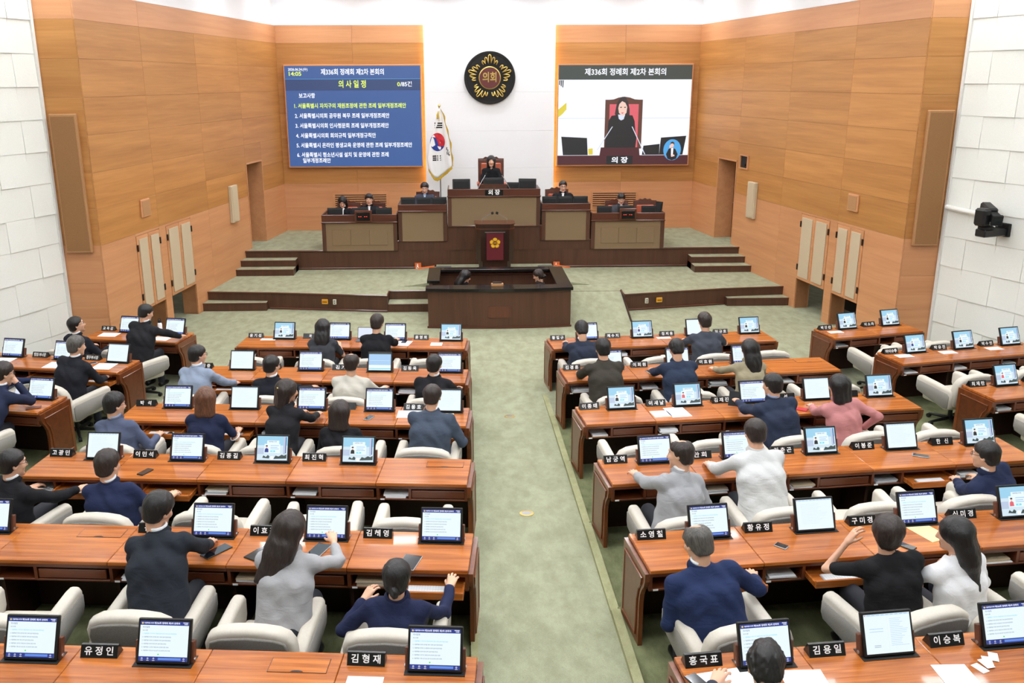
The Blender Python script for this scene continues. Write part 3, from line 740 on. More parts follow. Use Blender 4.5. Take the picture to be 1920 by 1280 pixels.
MB().prism([(-0.22, 0.22), (0.22, 0.22), (0.22, 0.45), (-0.22, 0.45)], 'y', -0.115, -0.09).build('access_panel', 'bracket wood', t)
MB().box(1.33, 1.40, 0.08, 2.02, -0.5, 0.74).build('side_wall', 'dais wood', t)
MB().box(1.14, 1.44, 0.26, 2.06, 0.74, 0.80, 0.008).build('side_rim', 'black stone', t)
MB().box(-1.40, -1.33, 0.72, 2.02, -0.5, 0.74).build('side_wall', 'dais wood', t)
MB().box(-1.44, -1.18, 0.70, 2.06, 0.74, 0.80, 0.008).build('side_rim', 'black stone', t)
MB().box(-1.33, 1.33, 1.95, 2.02, -0.5, 0.74).build('back_wall', 'dais wood', t)
MB().box(-1.18, 1.14, 1.80, 2.06, 0.74, 0.80, 0.008).build('back_rim', 'black stone', t)
MB().box(-1.18, 1.14, 1.90, 1.95, 0.66, 0.70, 0.008).build('inner_rail', 'dais trim wood', t)
MB().box(-1.30, 1.30, 0.30, 0.75, 0.22, 0.25).build('inner_worktop', 'dais trim wood', t)
t = thing('desk_device', 'small black and tan recorder on the middle of the pit rim', 'recorder', (-0.08, 17.55, 0.80))
MB().box(-0.12, 0.12, -0.06, 0.06, 0.0, 0.05, 0.006).build('body', 'grille fabric', t); MB().box(-0.09, 0.09, -0.02, 0.05, 0.05, 0.075, 0.006).build('lid', 'black plastic', t)
for x in (-0.74, 0.86):
    t = thing('pit_chair', 'dark office chair in the sunken pit, %s' % ('left' if x < 0 else 'right'), 'chair', (x, 18.62, -0.5))
    MB().box(-0.24, 0.24, -0.24, 0.22, 0.38, 0.46, 0.02).build('seat', 'black matt', t); MB().box(-0.22, 0.22, -0.28, -0.23, 0.5, 0.9, 0.02).build('backrest', 'black matt', t)
    MB().tube([(0, 0, 0.04), (0, 0, 0.38)], 0.03, 8).build('column', 'black plastic', t)
    for k in range(5): MB().tube([(0, 0, 0.08), (0.26 * math.cos(k * 1.2566), 0.26 * math.sin(k * 1.2566), 0.03)], 0.02, 6).build('leg', 'black plastic', t)

# ---------------------------------------------------------------- emblem, flag, wall screens
YE = BW - 0.17
t = thing('wall_emblem', 'round dark emblem with five gold petals and lettering on white wall', 'emblem', (0, YE, 4.75))
MB().lathe([(0.66, 0.0), (0.66, 0.05), (0.64, 0.07), (0.60, 0.07), (0.585, 0.05)], seg=64).build('disc', 'emblem dark', t, (0, -0.001, 0), (PI / 2, 0, 0))
MB().lathe([(0.645, 0.05), (0.66, 0.06), (0.65, 0.085), (0.625, 0.085), (0.615, 0.06)], seg=64).build('rim', 'black matt', t, (0, -0.001, 0), (PI / 2, 0, 0))
for k in range(5):
    a0 = PI / 2 + k * 2 * PI / 5
    n = 5; pts = []
    span = 0.42
    for i in range(n):
        u = -1 + 2 * i / (n - 1)
        ang = a0 + span * u
        ro = 0.57 - 0.11 * abs(u); ri = 0.36
        da = span / (n - 1)
        if i > 0: pts.append((ri, ang - da))
        else: pts.append((ri, ang - da * 0.6))
        for j in range(5):
            th_ = PI - PI * j / 4
            pts.append((ro - 0.045 + 0.045 * math.sin(th_), ang + da * 0.55 * math.cos(th_)))
    pts.append((pts[0][0], a0 + span * 1.1))
    MB().tube([(r * math.cos(a), -0.075, r * math.sin(a)) for r, a in pts], 0.017, 6).build('gold_petal', 'gold', t, smooth=True)
MB().lathe([(0.285, 0.0), (0.285, 0.03), (0.265, 0.035), (0.262, 0.025)], seg=48).build('gold_ring', 'gold', t, (0, -0.052, 0), (PI / 2, 0, 0))
ec = MB().lathe([(0.262, 0.0), (0.260, 0.03)], seg=48).build('centre', 'maroon', t, (0, -0.060, 0), (PI / 2, 0, 0))
tx = MB(); add_text(tx, '의회', 0.27, 0, 0.0, -0.094, 0, 'CENTER', 0.006, width=0.36); tx.build('lettering', 'gold', t)

# flag on a stand
t = thing('national_flag', 'white flag with red and blue circle and gold fringe on a pole', 'flag', (-1.30, 23.8, 1.02))
def fx(px): return (px - 215) * 0.00312
def fz(py): return 4.12 - 1.02 - (py - 605) * 0.00312
MB().tube([(0, 0, 0.0), (0, 0, fz(625))], 0.016, 10).build('pole', 'steel', t)
MB().lathe([(0.02, 0), (0.02, 0.04), (0.008, 0.05), (0.03, 0.08), (0.034, 0.10), (0.024, 0.125), (0.004, 0.135)], seg=16).build('finial', 'gold', t, (0, 0, fz(650)))
MB().lathe([(0.2, 0), (0.2, 0.03), (0.05, 0.06), (0.02, 0.12)], seg=24).build('base', 'white metal', t)
Lp = [(640, 208), (690, 196), (740, 186), (820, 160), (900, 140), (980, 122), (1040, 111), (1075, 113), (1110, 122)]
Rp = [(640, 224), (690, 246), (740, 256), (820, 276), (900, 296), (980, 304), (1040, 310), (1075, 314), (1095, 314)]
Bp = [1110, 1150, 1188, 1196, 1180, 1160, 1140, 1115, 1095]
rows_f, cols_f = 26, 24
V, F = [], []
def edge(tab, y):
    for (y0, x0), (y1, x1) in zip(tab, tab[1:]):
        if y0 <= y <= y1: return x0 + (x1 - x0) * (y - y0) / (y1 - y0)
    return tab[-1][1]
def fold(u, v): return -0.035 - 0.05 * v * math.sin(u * 2 * PI * 1.15 + 0.6) - 0.025 * v * math.sin(u * 2 * PI * 2.6)
def flagpt(u, v, off=0.0):
    # bottom hem is slanted to a point at a third of the width
    bu = u * 8; i = min(7, int(bu)); yb = Bp[i] + (Bp[i + 1] - Bp[i]) * (bu - i)
    y = 640 + (yb - 640) * v
    ye = min(y, 1094)
    x = edge(Lp, min(ye, 1110)) * (1 - u) + edge(Rp, ye) * u
    return (fx(x), fold(u, v) - off, fz(y))
for r in range(rows_f + 1):
    for c in range(cols_f + 1): V.append(flagpt(c / cols_f, r / rows_f))
for r in range(rows_f):
    for c in range(cols_f):
        a = r * (cols_f + 1) + c; F.append((a, a + cols_f + 1, a + cols_f + 2, a + 1))
fo = MB().add(V, F).build('cloth', 'flag white', t, smooth=True)
md = fo.modifiers.new('thick', 'SOLIDIFY'); md.thickness = 0.006; md.offset = 1
def inv(px, py):
    for it in range(1): pass
    best = None
    for r in range(0, 61):
        for c in range(0, 61):
            p = flagpt(c / 60, r / 60); e = (p[0] - fx(px)) ** 2 + (p[2] - fz(py)) ** 2
            if best is None or e < best[0]: best = (e, c / 60, r / 60)
    return best[1], best[2]
def on_cloth(pts, off=0.012):
    out = []
    for px, py in pts:
        u, v = inv(px, py); out.append((fx(px), fold(u, v) - off, fz(py)))
    return out
def decal(name, pts, mat, tri_center=None):
    P = on_cloth(pts)
    if tri_center:
        c = on_cloth([tri_center])[0]; n = len(P)
        MB().add(P + [c], [(i, (i + 1) % n, n) for i in range(n)]).build(name, mat, fo)
    else: MB().add(P, [tuple(range(len(P)))]).build(name, mat, fo)
cx, cy, rx, ry = 197, 905, 60, 73
ang0 = -0.35
def circ(a): return (cx + rx * math.cos(a), cy + ry * math.sin(a))
def S_curve():
    pts = []
    for i in range(9):
        u = -1 + 2 * i / 8; w = 0.30 * math.sin(PI * u)
        ca, sa = math.cos(ang0 + 0.9), math.sin(ang0 + 0.9)
        X, Yy = u, w
        pts.append((cx + rx * (X * math.cos(0.5) - Yy * math.sin(0.5)) * 1.0, cy + ry * (X * math.sin(0.5) + Yy * math.cos(0.5))))
    return pts
Sc = S_curve()
up_arc = [circ(0.5 - PI * i / 12) for i in range(13)]        # right end over the top to the left end
lo_arc = [circ(0.5 + PI * i / 12) for i in range(13)]
decal('red_half', up_arc + Sc[1:-1], 'flag red', (cx + 12, cy - 28))
decal('blue_half', lo_arc + Sc[1:-1], 'flag blue', (cx - 12, cy + 28))
for name, (x0, x1, y0, y1), sk, br in (('trigram', (175, 238, 750, 800), 0.12, 0), ('trigram', (155, 222, 1012, 1060), 0.0, 1), ('trigram', (268, 296, 945, 1005), 0.9, 2)):
    for i in range(3):
        ya = y0 + (y1 - y0) * (i / 3); yb = ya + (y1 - y0) / 3 * 0.62
        if br == 2:
            xa = x0 + (x1 - x0) * i / 3; xb = xa + 6
            segs = [(xa, xb, y0 + 18 * i, (y0 + y1) / 2 - 4 + 9 * i), (xa + 3, xb + 3, (y0 + y1) / 2 + 4 + 9 * i, y1 + 5 * i)]
        else: segs = [(x0, x1, ya, yb)] if br == 0 else [(x0, (x0 + x1) / 2 - 3, ya, yb), ((x0 + x1) / 2 + 3, x1, ya, yb)]
        for u0, u1, w0, w1 in segs:
            sh = sk * (0.1 if br == 2 else 1)
            decal('trigram_bar', [(u0, w0), (u0, w1), (u1, w1 + sh * 6), (u1, w0 + sh * 6)], 'plate black')
# fringe along bottom and fly edge
Vf, Ff = [], []
for c in range(cols_f + 1):
    p = flagpt(c / cols_f, 1.0, 0.004); Vf += [p, (p[0] + 0.004, p[1] - 0.004, p[2] - 0.075 - 0.008 * (c % 2))]
Ff = [(2 * i, 2 * i + 1, 2 * i + 3, 2 * i + 2) for i in range(cols_f)]
fr_ = MB().add(Vf, Ff).build('fringe', 'gold cloth', fo); fr_.modifiers.new('thick', 'SOLIDIFY').thickness = 0.012
Vf = []
for r in range(rows_f + 1):
    p = flagpt(1.0, r / rows_f, 0.004); Vf += [p, (p[0] + 0.045 * (0.4 + 0.6 * math.sin(r * 0.5) ** 2), p[1] - 0.004, p[2] - 0.02)]
fr_ = MB().add(Vf, [(2 * i, 2 * i + 1, 2 * i + 3, 2 * i + 2) for i in range(rows_f)]).build('fringe', 'gold cloth', fo); fr_.modifiers.new('thick', 'SOLIDIFY').thickness = 0.012
MB().tube([(-0.02, -0.03, fz(660)), (-0.04, -0.06, fz(690)), (-0.035, -0.07, fz(720))], [0.012, 0.028, 0.03], 8).build('tassel', 'gold cloth', t)

# wall screens
def led_wall(name, label, x0, x1, z0, z1):
    t = thing(name, label, 'screen', (0, YE + 0.03, 0))
    MB().box(x0 - 0.035, x1 + 0.035, 0.0, 0.138, z0 - 0.035, z1 + 0.035, 0.01).build('frame', 'wall wood light', t)
    return t
x0, x1, z0, z1 = -5.27, -1.793, 2.52, 5.06
t = led_wall('agenda_screen', 'large blue wall screen listing agenda text, left of white panel', x0, x1, z0, z1)
sc_ = MB().rect(x0, x1, z0, z1, -0.002).build('screen', 'led blue', t)
W_, H_ = x1 - x0, z1 - z0
def sx(u): return x0 + (u - 147) / (1313 - 147) * W_
def sz(v): return z1 - (v - 293) / (1152 - 293) * H_
MB().rect(x0, x1, sz(500), sz(403), -0.004).build('title_bar', 'led navy', sc_)
MB().rect(x0, x1, sz(404), sz(401), -0.005).build('divider', 'led sky', sc_)
def line(body, u0, u1, v, size, mat, al='LEFT'):
    tx = MB(); vv, ff = text_geo(body, size, 'LEFT', size * 0.022, 1.0)
    xs = [p[0] for p in vv]; k = (sx(u1) - sx(u0)) / (max(xs) - min(xs)); mn = min(xs)
    tx.add([(sx(u0) + (p[0] - mn) * k, -0.006, sz(v) + p[2]) for p in vv], ff)
    tx.build('lettering', mat, sc_)
line('2026.06.24.(수)', 178, 345, 323, 0.085, 'led white'); line('14:05', 183, 290, 360, 0.14, 'led yellow')
line('제336회 정례회 제2차 본회의', 458, 1000, 347, 0.165, 'led white'); line('의 사 일 정', 605, 842, 450, 0.20, 'led yellow')
line('0', 1112, 1136, 450, 0.14, 'led yellow'); line('/85건', 1138, 1238, 450, 0.14, 'led white'); line('보고사항', 258, 398, 545, 0.135, 'led white')
def item(n, txt, u0, u1, v, mat): line('%d. ' % n + txt, u0, u1, v, 0.135, mat)
item(1, '서울특별시 자치구의 재원조정에 관한 조례 일부개정조례안', 214, 1184, 631, 'led yellow')
item(2, '서울특별시의회 공무원 복무 조례 일부개정조례안', 214, 1036, 716, 'led white')
item(3, '서울특별시의회 인사청문회 조례 일부개정조례안', 214, 1028, 801, 'led white')
item(4, '서울특별시의회 회의규칙 일부개정규칙안', 214, 912, 886, 'led white')
item(5, '서울특별시 온라인 평생교육 운영에 관한 조례 일부개정조례안', 214, 1228, 970, 'led white')
item(6, '서울특별시 청소년시설 설치 및 운영에 관한 조례', 214, 1018, 1053, 'led white'); line('일부개정조례안', 262, 506, 1103, 0.135, 'led white')
x0, x1 = 1.793, 5.27
t = led_wall('video_screen', 'large wall screen with live video of the presiding person, right of white panel', x0, x1, z0, z1)
sc_ = MB().rect(x0, x1, z0, z1, -0.002).build('screen', 'led video white', t)
def vx(u): return x0 + (u - 125) / (1262 - 125) * W_
def vz(v): return z1 - (v - 286) / (1140 - 286) * H_
def vpoly(name, pts, mat, lay): MB().poly([(vx(u), vz(v)) for u, v in pts][::-1], -0.002 - 0.0015 * lay).build(name, mat, sc_)
def vrect(name, u0, u1, v0, v1, mat, lay): vpoly(name, [(u0, v0), (u1, v0), (u1, v1), (u0, v1)], mat, lay)
vrect('title_bar', 125, 1262, 286, 408, 'led grey', 1)
tx = MB(); vv, ff = text_geo('제336회 정례회 제2차 본회의', 0.19, 'LEFT', 0.004, 1.0); xs = [p[0] for p in vv]; k = (vx(1038) - vx(345)) / (max(xs) - min(xs))
tx.add([(vx(345) + (p[0] - min(xs)) * k, -0.006, vz(347) + p[2]) for p in vv], ff); tx.build('lettering', 'led white', sc_)
vpoly('image_flag', [(125, 408), (195, 408), (195, 600), (125, 720)], 'led white', 1); vpoly('image_fringe', [(125, 660), (195, 600), (195, 660), (160, 700), (125, 728)], 'led gold', 2)
for i in range(3): vpoly('image_flag_bar', [(130 + 14 * i, 412), (140 + 14 * i, 412), (136 + 14 * i, 455 + 10 * i), (128 + 14 * i, 450 + 10 * i)], 'led black', 2)
vpoly('image_wall_line', [(125, 733), (1262, 733), (1262, 739), (125, 739)], 'led shade', 1)
vrect('image_chair_frame', 528, 850, 578, 1000, 'led brown', 2); vpoly('image_chair_crest', [(540, 580), (600, 575), (640, 560), (690, 552), (740, 560), (780, 575), (848, 580)], 'led brown', 2)
vrect('image_chair_back', 566, 816, 616, 1000, 'led pink', 3)
vpoly('image_hair', [(612, 700), (625, 620), (645, 575), (672, 553), (700, 556), (722, 590), (738, 660), (740, 715), (705, 735), (640, 735)], 'led hair', 4)
vpoly('image_jacket', [(552, 890), (560, 760), (585, 715), (650, 705), (700, 708), (765, 712), (785, 760), (800, 890)], 'led black', 5)
vpoly('image_neckline', [(640, 705), (702, 705), (690, 745), (668, 755), (648, 742)], 'led shade', 6)
vpoly('image_face', [(640, 650), (648, 615), (672, 590), (700, 605), (717, 640), (712, 690), (690, 712), (668, 710), (647, 690)], 'led skin', 7)
vpoly('image_lips', [(664, 688), (690, 686), (678, 700)], 'led pink', 8)
for u in (655, 690): vpoly('image_eye', [(u, 640), (u + 16, 638), (u + 16, 646), (u, 647)], 'led hair', 8)
vpoly('image_monitor', [(155, 893), (378, 905), (388, 1055), (172, 1055)], 'led black', 4); vpoly('image_monitor', [(1020, 905), (1240, 890), (1215, 1055), (1010, 1055)], 'led black', 4)
vpoly('image_monitor', [(540, 890), (808, 890), (800, 990), (535, 990)], 'led black', 7); vpoly('image_monitor', [(870, 975), (1012, 960), (1010, 1055), (860, 1055)], 'led black', 4)
vpoly('image_stand', [(500, 988), (832, 988), (840, 1058), (490, 1058)], 'led maroon', 6); vrect('image_desk', 125, 1262, 1058, 1140, 'led maroon', 6)
vrect('image_sign', 552, 780, 1062, 1138, 'led black', 7)
tx = MB(); vv, ff = text_geo('의 장', 0.17, 'LEFT', 0.005, 1.0); xs = [p[0] for p in vv]; k = (vx(738) - vx(596)) / (max(xs) - min(xs))
tx.add([(vx(596) + (p[0] - min(xs)) * k, -0.016, vz(1102) + p[2]) for p in vv], ff); tx.build('lettering', 'led white', sc_)
vpoly('image_mug', [(390, 1000), (430, 996), (432, 1050), (394, 1052)], 'led gold', 5)
for a_, b_ in (((470, 1010), (595, 808)), ((885, 1050), (765, 808))):
    vpoly('image_microphone', [(a_[0] - 4, a_[1]), (a_[0] + 4, a_[1]), (b_[0] + 4, b_[1]), (b_[0] - 4, b_[1])], 'led shade', 9); vpoly('image_microphone', [(b_[0] - 10, b_[1]), (b_[0] + 10, b_[1]), (b_[0] + 8, b_[1] - 26), (b_[0] - 8, b_[1] - 26)], 'led black', 9)
MB().disc(vx(1122), vz(1012), 0.235, 0.275, -0.018, 0, 40).build('inset_circle', 'led sky', sc_)
vpoly('inset_jacket', [(1070, 1050), (1090, 1005), (1115, 990), (1150, 1005), (1172, 1050), (1160, 1090), (1122, 1104), (1085, 1090)], 'led black', 12)
vpoly('inset_shirt', [(1112, 995), (1132, 995), (1130, 1060), (1114, 1060)], 'led white', 13); MB().disc(vx(1121), vz(970), 0.045, 0.065, -0.0225, 0, 20).build('inset_face', 'led skin', sc_)
vpoly('inset_hair', [(1104, 965), (1108, 945), (1124, 940), (1138, 950), (1139, 975), (1130, 958), (1114, 956)], 'led hair', 14); vpoly('inset_hand', [(1096, 975), (1112, 965), (1118, 990), (1098, 1000)], 'led skin', 15); vpoly('inset_hand', [(1112, 1062), (1140, 1052), (1146, 1066), (1118, 1074)], 'led skin', 15)

# remote camera on a bracket, right padded wall
t = thing('remote_camera', 'black remote-controlled broadcast camera on a wall bracket, right white wall', 'camera', (7.79, 14.12, 2.38), 0.349)
t.scale = (0.8, 0.8, 0.8)
MB().box(-0.62, 0.0, -0.12, 0.12, -0.10, 0.05, 0.02).build('bracket', 'black plastic', t)
MB().box(-0.04, 0.03, -0.16, 0.16, -0.12, 0.14, 0.01).build('wall_plate', 'black matt', t)
MB().lathe([(0.14, 0.0), (0.14, 0.05), (0.10, 0.07)], seg=24).build('pan_base', 'black matt', t, (-0.48, 0, 0.05))
MB().box(-0.72, -0.52, -0.14, 0.12, 0.12, 0.46, 0.04).build('tilt_arm', 'black plastic', t)
cb_ = MB().box(-0.10, 0.10, -0.05, 0.38, 0.0, 0.2, 0.03).build('camera_body', 'black plastic', t, (-0.36, 0.02, 0.26), (0.2, 0, -0.5))
MB().box(-0.085, 0.085, -0.27, -0.05, -0.02, 0.14, 0.01).build('lens', 'black matt', cb_)
MB().box(-0.10, 0.10, -0.33, -0.26, -0.05, 0.15, 0.008).build('lens_hood', 'black matt', cb_)
MB().box(-0.08, 0.08, -0.335, -0.325, -0.02, 0.12).build('lens_glass', 'glass dark', cb_)
MB().tube([(-0.3, 0.05, 0.12), (-0.1, 0.1, 0.16), (-0.02, 0.12, 0.1)], 0.05, 10).build('cable', 'white metal', t)
t = thing('cable_conduit', 'short white cable duct along the right padded wall towards camera', 'conduit', (0, 0, 0))
MB().tube([(7.36, 15.10, 2.62), (7.63, 14.36, 2.57)], 0.04, 10).build('duct', 'white metal', t)

# ================================================================ rows of desks
class Row:
    def __init__(s, key, org, ang, tier, pitch, n, side, phrase):
        s.key, s.o, s.a, s.tier, s.p, s.n, s.side, s.phrase = key, Vector(org), math.radians(ang), tier, pitch, n, side, phrase
        s.z = 0.1 * tier
    def w(s, X, n, z=0.0):
        c, q = math.cos(s.a), math.sin(s.a)
        return (s.o.x + X * c - n * q, s.o.y + X * q + n * c, s.z + z)
    def x0(s, j): return -(j + 1) * s.p if s.side < 0 else j * s.p
ROWS = {}
PL = [0.89, 0.965, 0.81, 0.865, 0.93, 0.84]; NLs = [4, 4, 5, 5, 5, 4]
PR = [0.895, 0.96, 0.815, 0.87, 0.90, 0.80]; NRs = [4, 4, 5, 5, 5, 4]
RN = ['front row', 'second row', 'third row', 'fourth row', 'fifth row', 'nearest row']
for i in range(6):
    ROWS['L%d' % (i + 1)] = Row('L%d' % (i + 1), (-0.69, YL[i]), -4.7, i, PL[i], NLs[i], -1, 'left of aisle, ' + RN[i])
    ROWS['R%d' % (i + 1)] = Row('R%d' % (i + 1), (0.57 if i < 5 else 0.53, YR[i]), 5.7, i, PR[i], NRs[i], 1, 'right of aisle, ' + RN[i])
for k, org, ang, tier, p, n, sd, ph in (('LA', (-5.17, 14.56), -12, 0, 0.81, 2, -1, 'far left side desks, front row'), ('LB', (-5.42, 12.72), -12, 1, 0.84, 3, -1, 'far left side desks, second row'),
                                        ('LC', (-5.69, 10.88), -11, 2, 0.84, 3, -1, 'far left side desks, third row'), ('RA', (5.03, 14.40), 13, 0, 0.82, 2, 1, 'far right side desks, front row'),
                                        ('RB', (5.32, 12.69), 12, 1, 0.825, 3, 1, 'far right side desks, second row'), ('RC', (5.60, 10.89), 11, 2, 0.82, 3, 1, 'far right side desks, third row')):
    ROWS[k] = Row(k, org, ang, tier, p, n, sd, ph)
def where(row, j):
    return '%s, %s from aisle' % (row.phrase, ORD[j])
# per unit: (name plate text or None, screen kind or 'flap' / None, drawer open, books in cubby)
U = {
    'L1': [('윤 영 희', 'profile', 0, 0), (None, 'agenda', 0, 0), ('곽', 'agenda', 0, 0), ('윤 기 섭', 'profile', 0, 1)],
    'L2': [('김 동 욱', 'agenda', 1, 1), ('김 기', 'blue', 1, 0), ('박', 'agenda', 1, 0), ('김 원 중', 'doc', 1, 0)],
    'L3': [('김 용 호', 'doc', 1, 0), ('', 'agenda', 0, 0), (None, 'agenda', 0, 1), (None, 'doc', 1, 1), ('박   석', 'agenda', 1, 0)],
    'L4': [(None, 'flap', 0, 1), ('최 진 혁', 'profile', 0, 1), ('김 종 길', 'profile', 0, 1), ('이 민 석', 'agenda', 1, 1), ('고 광 민', 'doc', 1, 1)],
    'L5': [('김 혜 영', 'agenda', 1, 1), ('이 효 진', 'agenda', 0, 1), ('김 규', 'agenda', 0, 1), (None, 'flap', 0, 0), (None, 'agenda', 0, 0)],
    'L6': [('김 형 재', 'agenda', 0, 0), (None, 'flap', 0, 0), ('유 정 인', 'agenda', 0, 0), (None, 'agenda', 0, 0)],
    'R1': [('황 철 규', 'agenda', 0, 0), ('채 수 지', 'profile', 0, 1), ('정 지 웅', 'doc', 0, 0), ('임 규 호', 'profile', 0, 0)],
    'R2': [('김 경 훈', 'agenda', 0, 1), ('이 희 원', 'agenda', 0, 1), ('이 효 원', 'agenda', 0, 1), (None, 'flap', 0, 1)],
    'R3': [('이 종 태', 'profile', 0, 1), ('이 새 날', 'profile', 0, 1), ('김 재 진', 'agenda', 0, 0), ('선', 'doc', 0, 0), ('균', 'profile', 0, 0)],
    'R4': [('남 궁 역', 'agenda', 0, 0), ('만 희', 'agenda', 0, 1), ('김 춘 곤', 'profile', 0, 1), ('이 봉 준', 'doc', 1, 1), ('한   신', 'profile', 0, 1)],
    'R5': [('소 영 철', 'agenda', 1, 0), ('황 유 정', 'doc', 1, 1), ('구 미 경', 'agenda', 0, 0), ('심 미 경', 'profile', 0, 1), (None, 'agenda', 0, 0)],
    'R6': [('홍 국 표', 'agenda', 0, 0), ('김 용 일', 'doc2', 0, 0), ('이 승 복', 'agenda', 0, 0), (None, 'agenda', 0, 0)],
    'LA': [(None, 'agenda', 0, 0), ('교 육 감', 'agenda', 0, 0)],
    'LB': [('정무부시장', 'doc', 1, 0), ('행정1부시장', 'agenda', 1, 0), (None, 'agenda', 0, 0)],
    'LC': [(None, 'agenda', 0, 0), (None, 'agenda', 0, 0), (None, 'flap', 0, 0)],
    'RA': [('박 강 산', 'profile', 0, 1), ('이 소 라', 'profile', 0, 0)],
    'RB': [('아이수루', 'profile', 0, 1), ('박 유 진', 'profile', 0, 1), ('박 수 빈', 'profile', 0, 1)],
    'RC': [('최 재 란', 'profile', 0, 1), ('', 'profile', 0, 0), (None, 'profile', 0, 0)],
}
DD, HT = 0.60, 0.72
MESH = {}
def desk_meshes(p):
    if p in MESH: return MESH[p]
    d = {}
    d['worktop'] = (MB().box(0.0015, p - 0.0015, -DD, 0.0, HT - 0.032, HT, 0.004).mesh('worktop', 'desk wood'))
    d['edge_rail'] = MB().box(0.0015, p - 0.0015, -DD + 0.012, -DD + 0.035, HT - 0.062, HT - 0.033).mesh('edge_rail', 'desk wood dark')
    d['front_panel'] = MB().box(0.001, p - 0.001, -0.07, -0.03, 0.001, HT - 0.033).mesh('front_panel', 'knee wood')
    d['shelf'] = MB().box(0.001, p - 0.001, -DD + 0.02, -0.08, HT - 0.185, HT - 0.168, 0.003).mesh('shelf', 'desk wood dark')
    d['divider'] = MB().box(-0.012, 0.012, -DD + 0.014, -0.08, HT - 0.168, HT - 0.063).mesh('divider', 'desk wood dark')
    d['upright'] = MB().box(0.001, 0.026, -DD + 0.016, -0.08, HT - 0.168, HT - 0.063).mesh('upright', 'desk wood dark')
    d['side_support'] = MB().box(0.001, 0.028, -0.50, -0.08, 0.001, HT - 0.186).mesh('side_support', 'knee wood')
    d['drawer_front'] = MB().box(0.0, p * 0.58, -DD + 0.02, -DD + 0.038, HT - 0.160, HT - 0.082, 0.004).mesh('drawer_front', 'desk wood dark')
    tr = MB().box(0.0, p * 0.58, -DD - 0.155, -DD - 0.135, HT - 0.160, HT - 0.098, 0.004)
    tr.box(0.0, 0.014, -DD - 0.135, -0.35, HT - 0.155, HT - 0.115); tr.box(p * 0.58 - 0.014, p * 0.58, -DD - 0.135, -0.35, HT - 0.155, HT - 0.115)
    tr.box(0.014, p * 0.58 - 0.014, -DD - 0.135, -0.35, HT - 0.150, HT - 0.138)
    d['keyboard_tray'] = tr.mesh('keyboard_tray', 'desk wood')
    d['sticker'] = MB().box(0.035, 0.075, -DD + 0.0165, -DD + 0.0205, HT - 0.183, HT - 0.169).mesh('sticker', 'plate white')
    MESH[p] = d
    return d
# curved end panel
def end_panel(parent, x, sgn):
    prof = [(0.0, 0.0), (0.0, HT - 0.033), (-DD + 0.01, HT - 0.033), (-DD + 0.012, HT - 0.10), (-DD + 0.03, HT - 0.15), (-DD + 0.075, HT - 0.20), (-DD + 0.11, HT - 0.26), (-DD + 0.125, HT - 0.34), (-0.48, 0.15), (-0.485, 0.0)]
    ep = MB().prism(prof, 'x', *sorted((x, x + sgn * 0.035))).build('end_panel', 'desk end wood', parent)
    ins = [(-0.06, 0.07), (-0.06, HT - 0.10), (-DD + 0.07, HT - 0.10), (-DD + 0.09, HT - 0.16), (-DD + 0.14, HT - 0.22), (-DD + 0.175, HT - 0.33), (-0.42, 0.15), (-0.42, 0.07)]
    MB().prism(ins, 'x', *sorted((x + sgn * 0.035, x + sgn * 0.041))).build('inset_panel', 'desk wood dark', ep)
    pts = [(x + sgn * 0.04, a, b) for a, b in ins]
    MB().tube(pts + [pts[0]], 0.008, 6).build('moulding', 'desk end wood', ep)
# closed monitor flap
FLAP = MB()
FLAP.box(-0.18, 0.18, -0.07, 0.07, 0.0, 0.003, 0.001)
FLAP_M = FLAP.mesh('flap', 'desk wood')
fo_ = MB()
for u0, u1, w0, w1 in ((-0.183, -0.18, -0.073, 0.073), (0.18, 0.183, -0.073, 0.073), (-0.18, 0.18, -0.073, -0.07), (-0.18, 0.18, 0.07, 0.073)): fo_.box(u0, u1, w0, w1, 0.0, 0.0022)
FLAP_G = fo_.mesh('flap_gap', 'slot black')
hm = MB().add([(0.04 * math.cos(PI * k / 10), -0.069 + 0.016 * math.sin(PI * k / 10), 0.0045) for k in range(11)], [tuple(range(11))])
FLAP_N = hm.mesh('finger_notch', 'slot black')
SLOT_M = MB().box(-0.185, 0.185, -0.055, 0.075, 0.0, 0.004).mesh('slot', 'slot black')
# monitors
MW, MH = 0.335, 0.272
BEZ = MB().box(-MW / 2, MW / 2, 0.0, 0.03, 0.0, MH, 0.005).mesh('bezel', 'black plastic')
BRK = MB()
BRK.box(-0.185, 0.185, 0.032, 0.075, -0.01, 0.135, 0.004)
BRK_M = BRK.mesh('bracket', 'bracket wood')
HNG = MB().tube([(-0.19, 0.045, 0.03), (0.19, 0.045, 0.03)], 0.012, 8).mesh('hinge_bar', 'steel')
SMAT = ['scr white', 'scr blue', 'scr bar', 'scr text', 'scr cyan', 'scr sky', 'scr haze', 'scr dark', 'scr green', 'scr gold', 'scr city', 'led white', 'scr pale blue', 'led skin', 'led black', 'led pink']
SI = {n: i for i, n in enumerate(SMAT)}
sw, sh = 0.305, 0.238
def scr():
    mb = MB(); mb.W = sw; mb.H = sh
    return mb
def SR(mb, a0, a1, b0, b1, lay, m): mb.rect(-sw / 2 + a0 * sw, -sw / 2 + a1 * sw, 0.017 + b0 * sh, 0.017 + b1 * sh, -0.0006 * (lay + 1), SI[m])
def ST(mb, body, size, a, b, lay, m, al='LEFT', width=None): add_text(mb, body, size, -sw / 2 + a * sw, 0.017 + b * sh, -0.0006 * (lay + 1), SI[m], al, size * 0.02, 1.0, width)
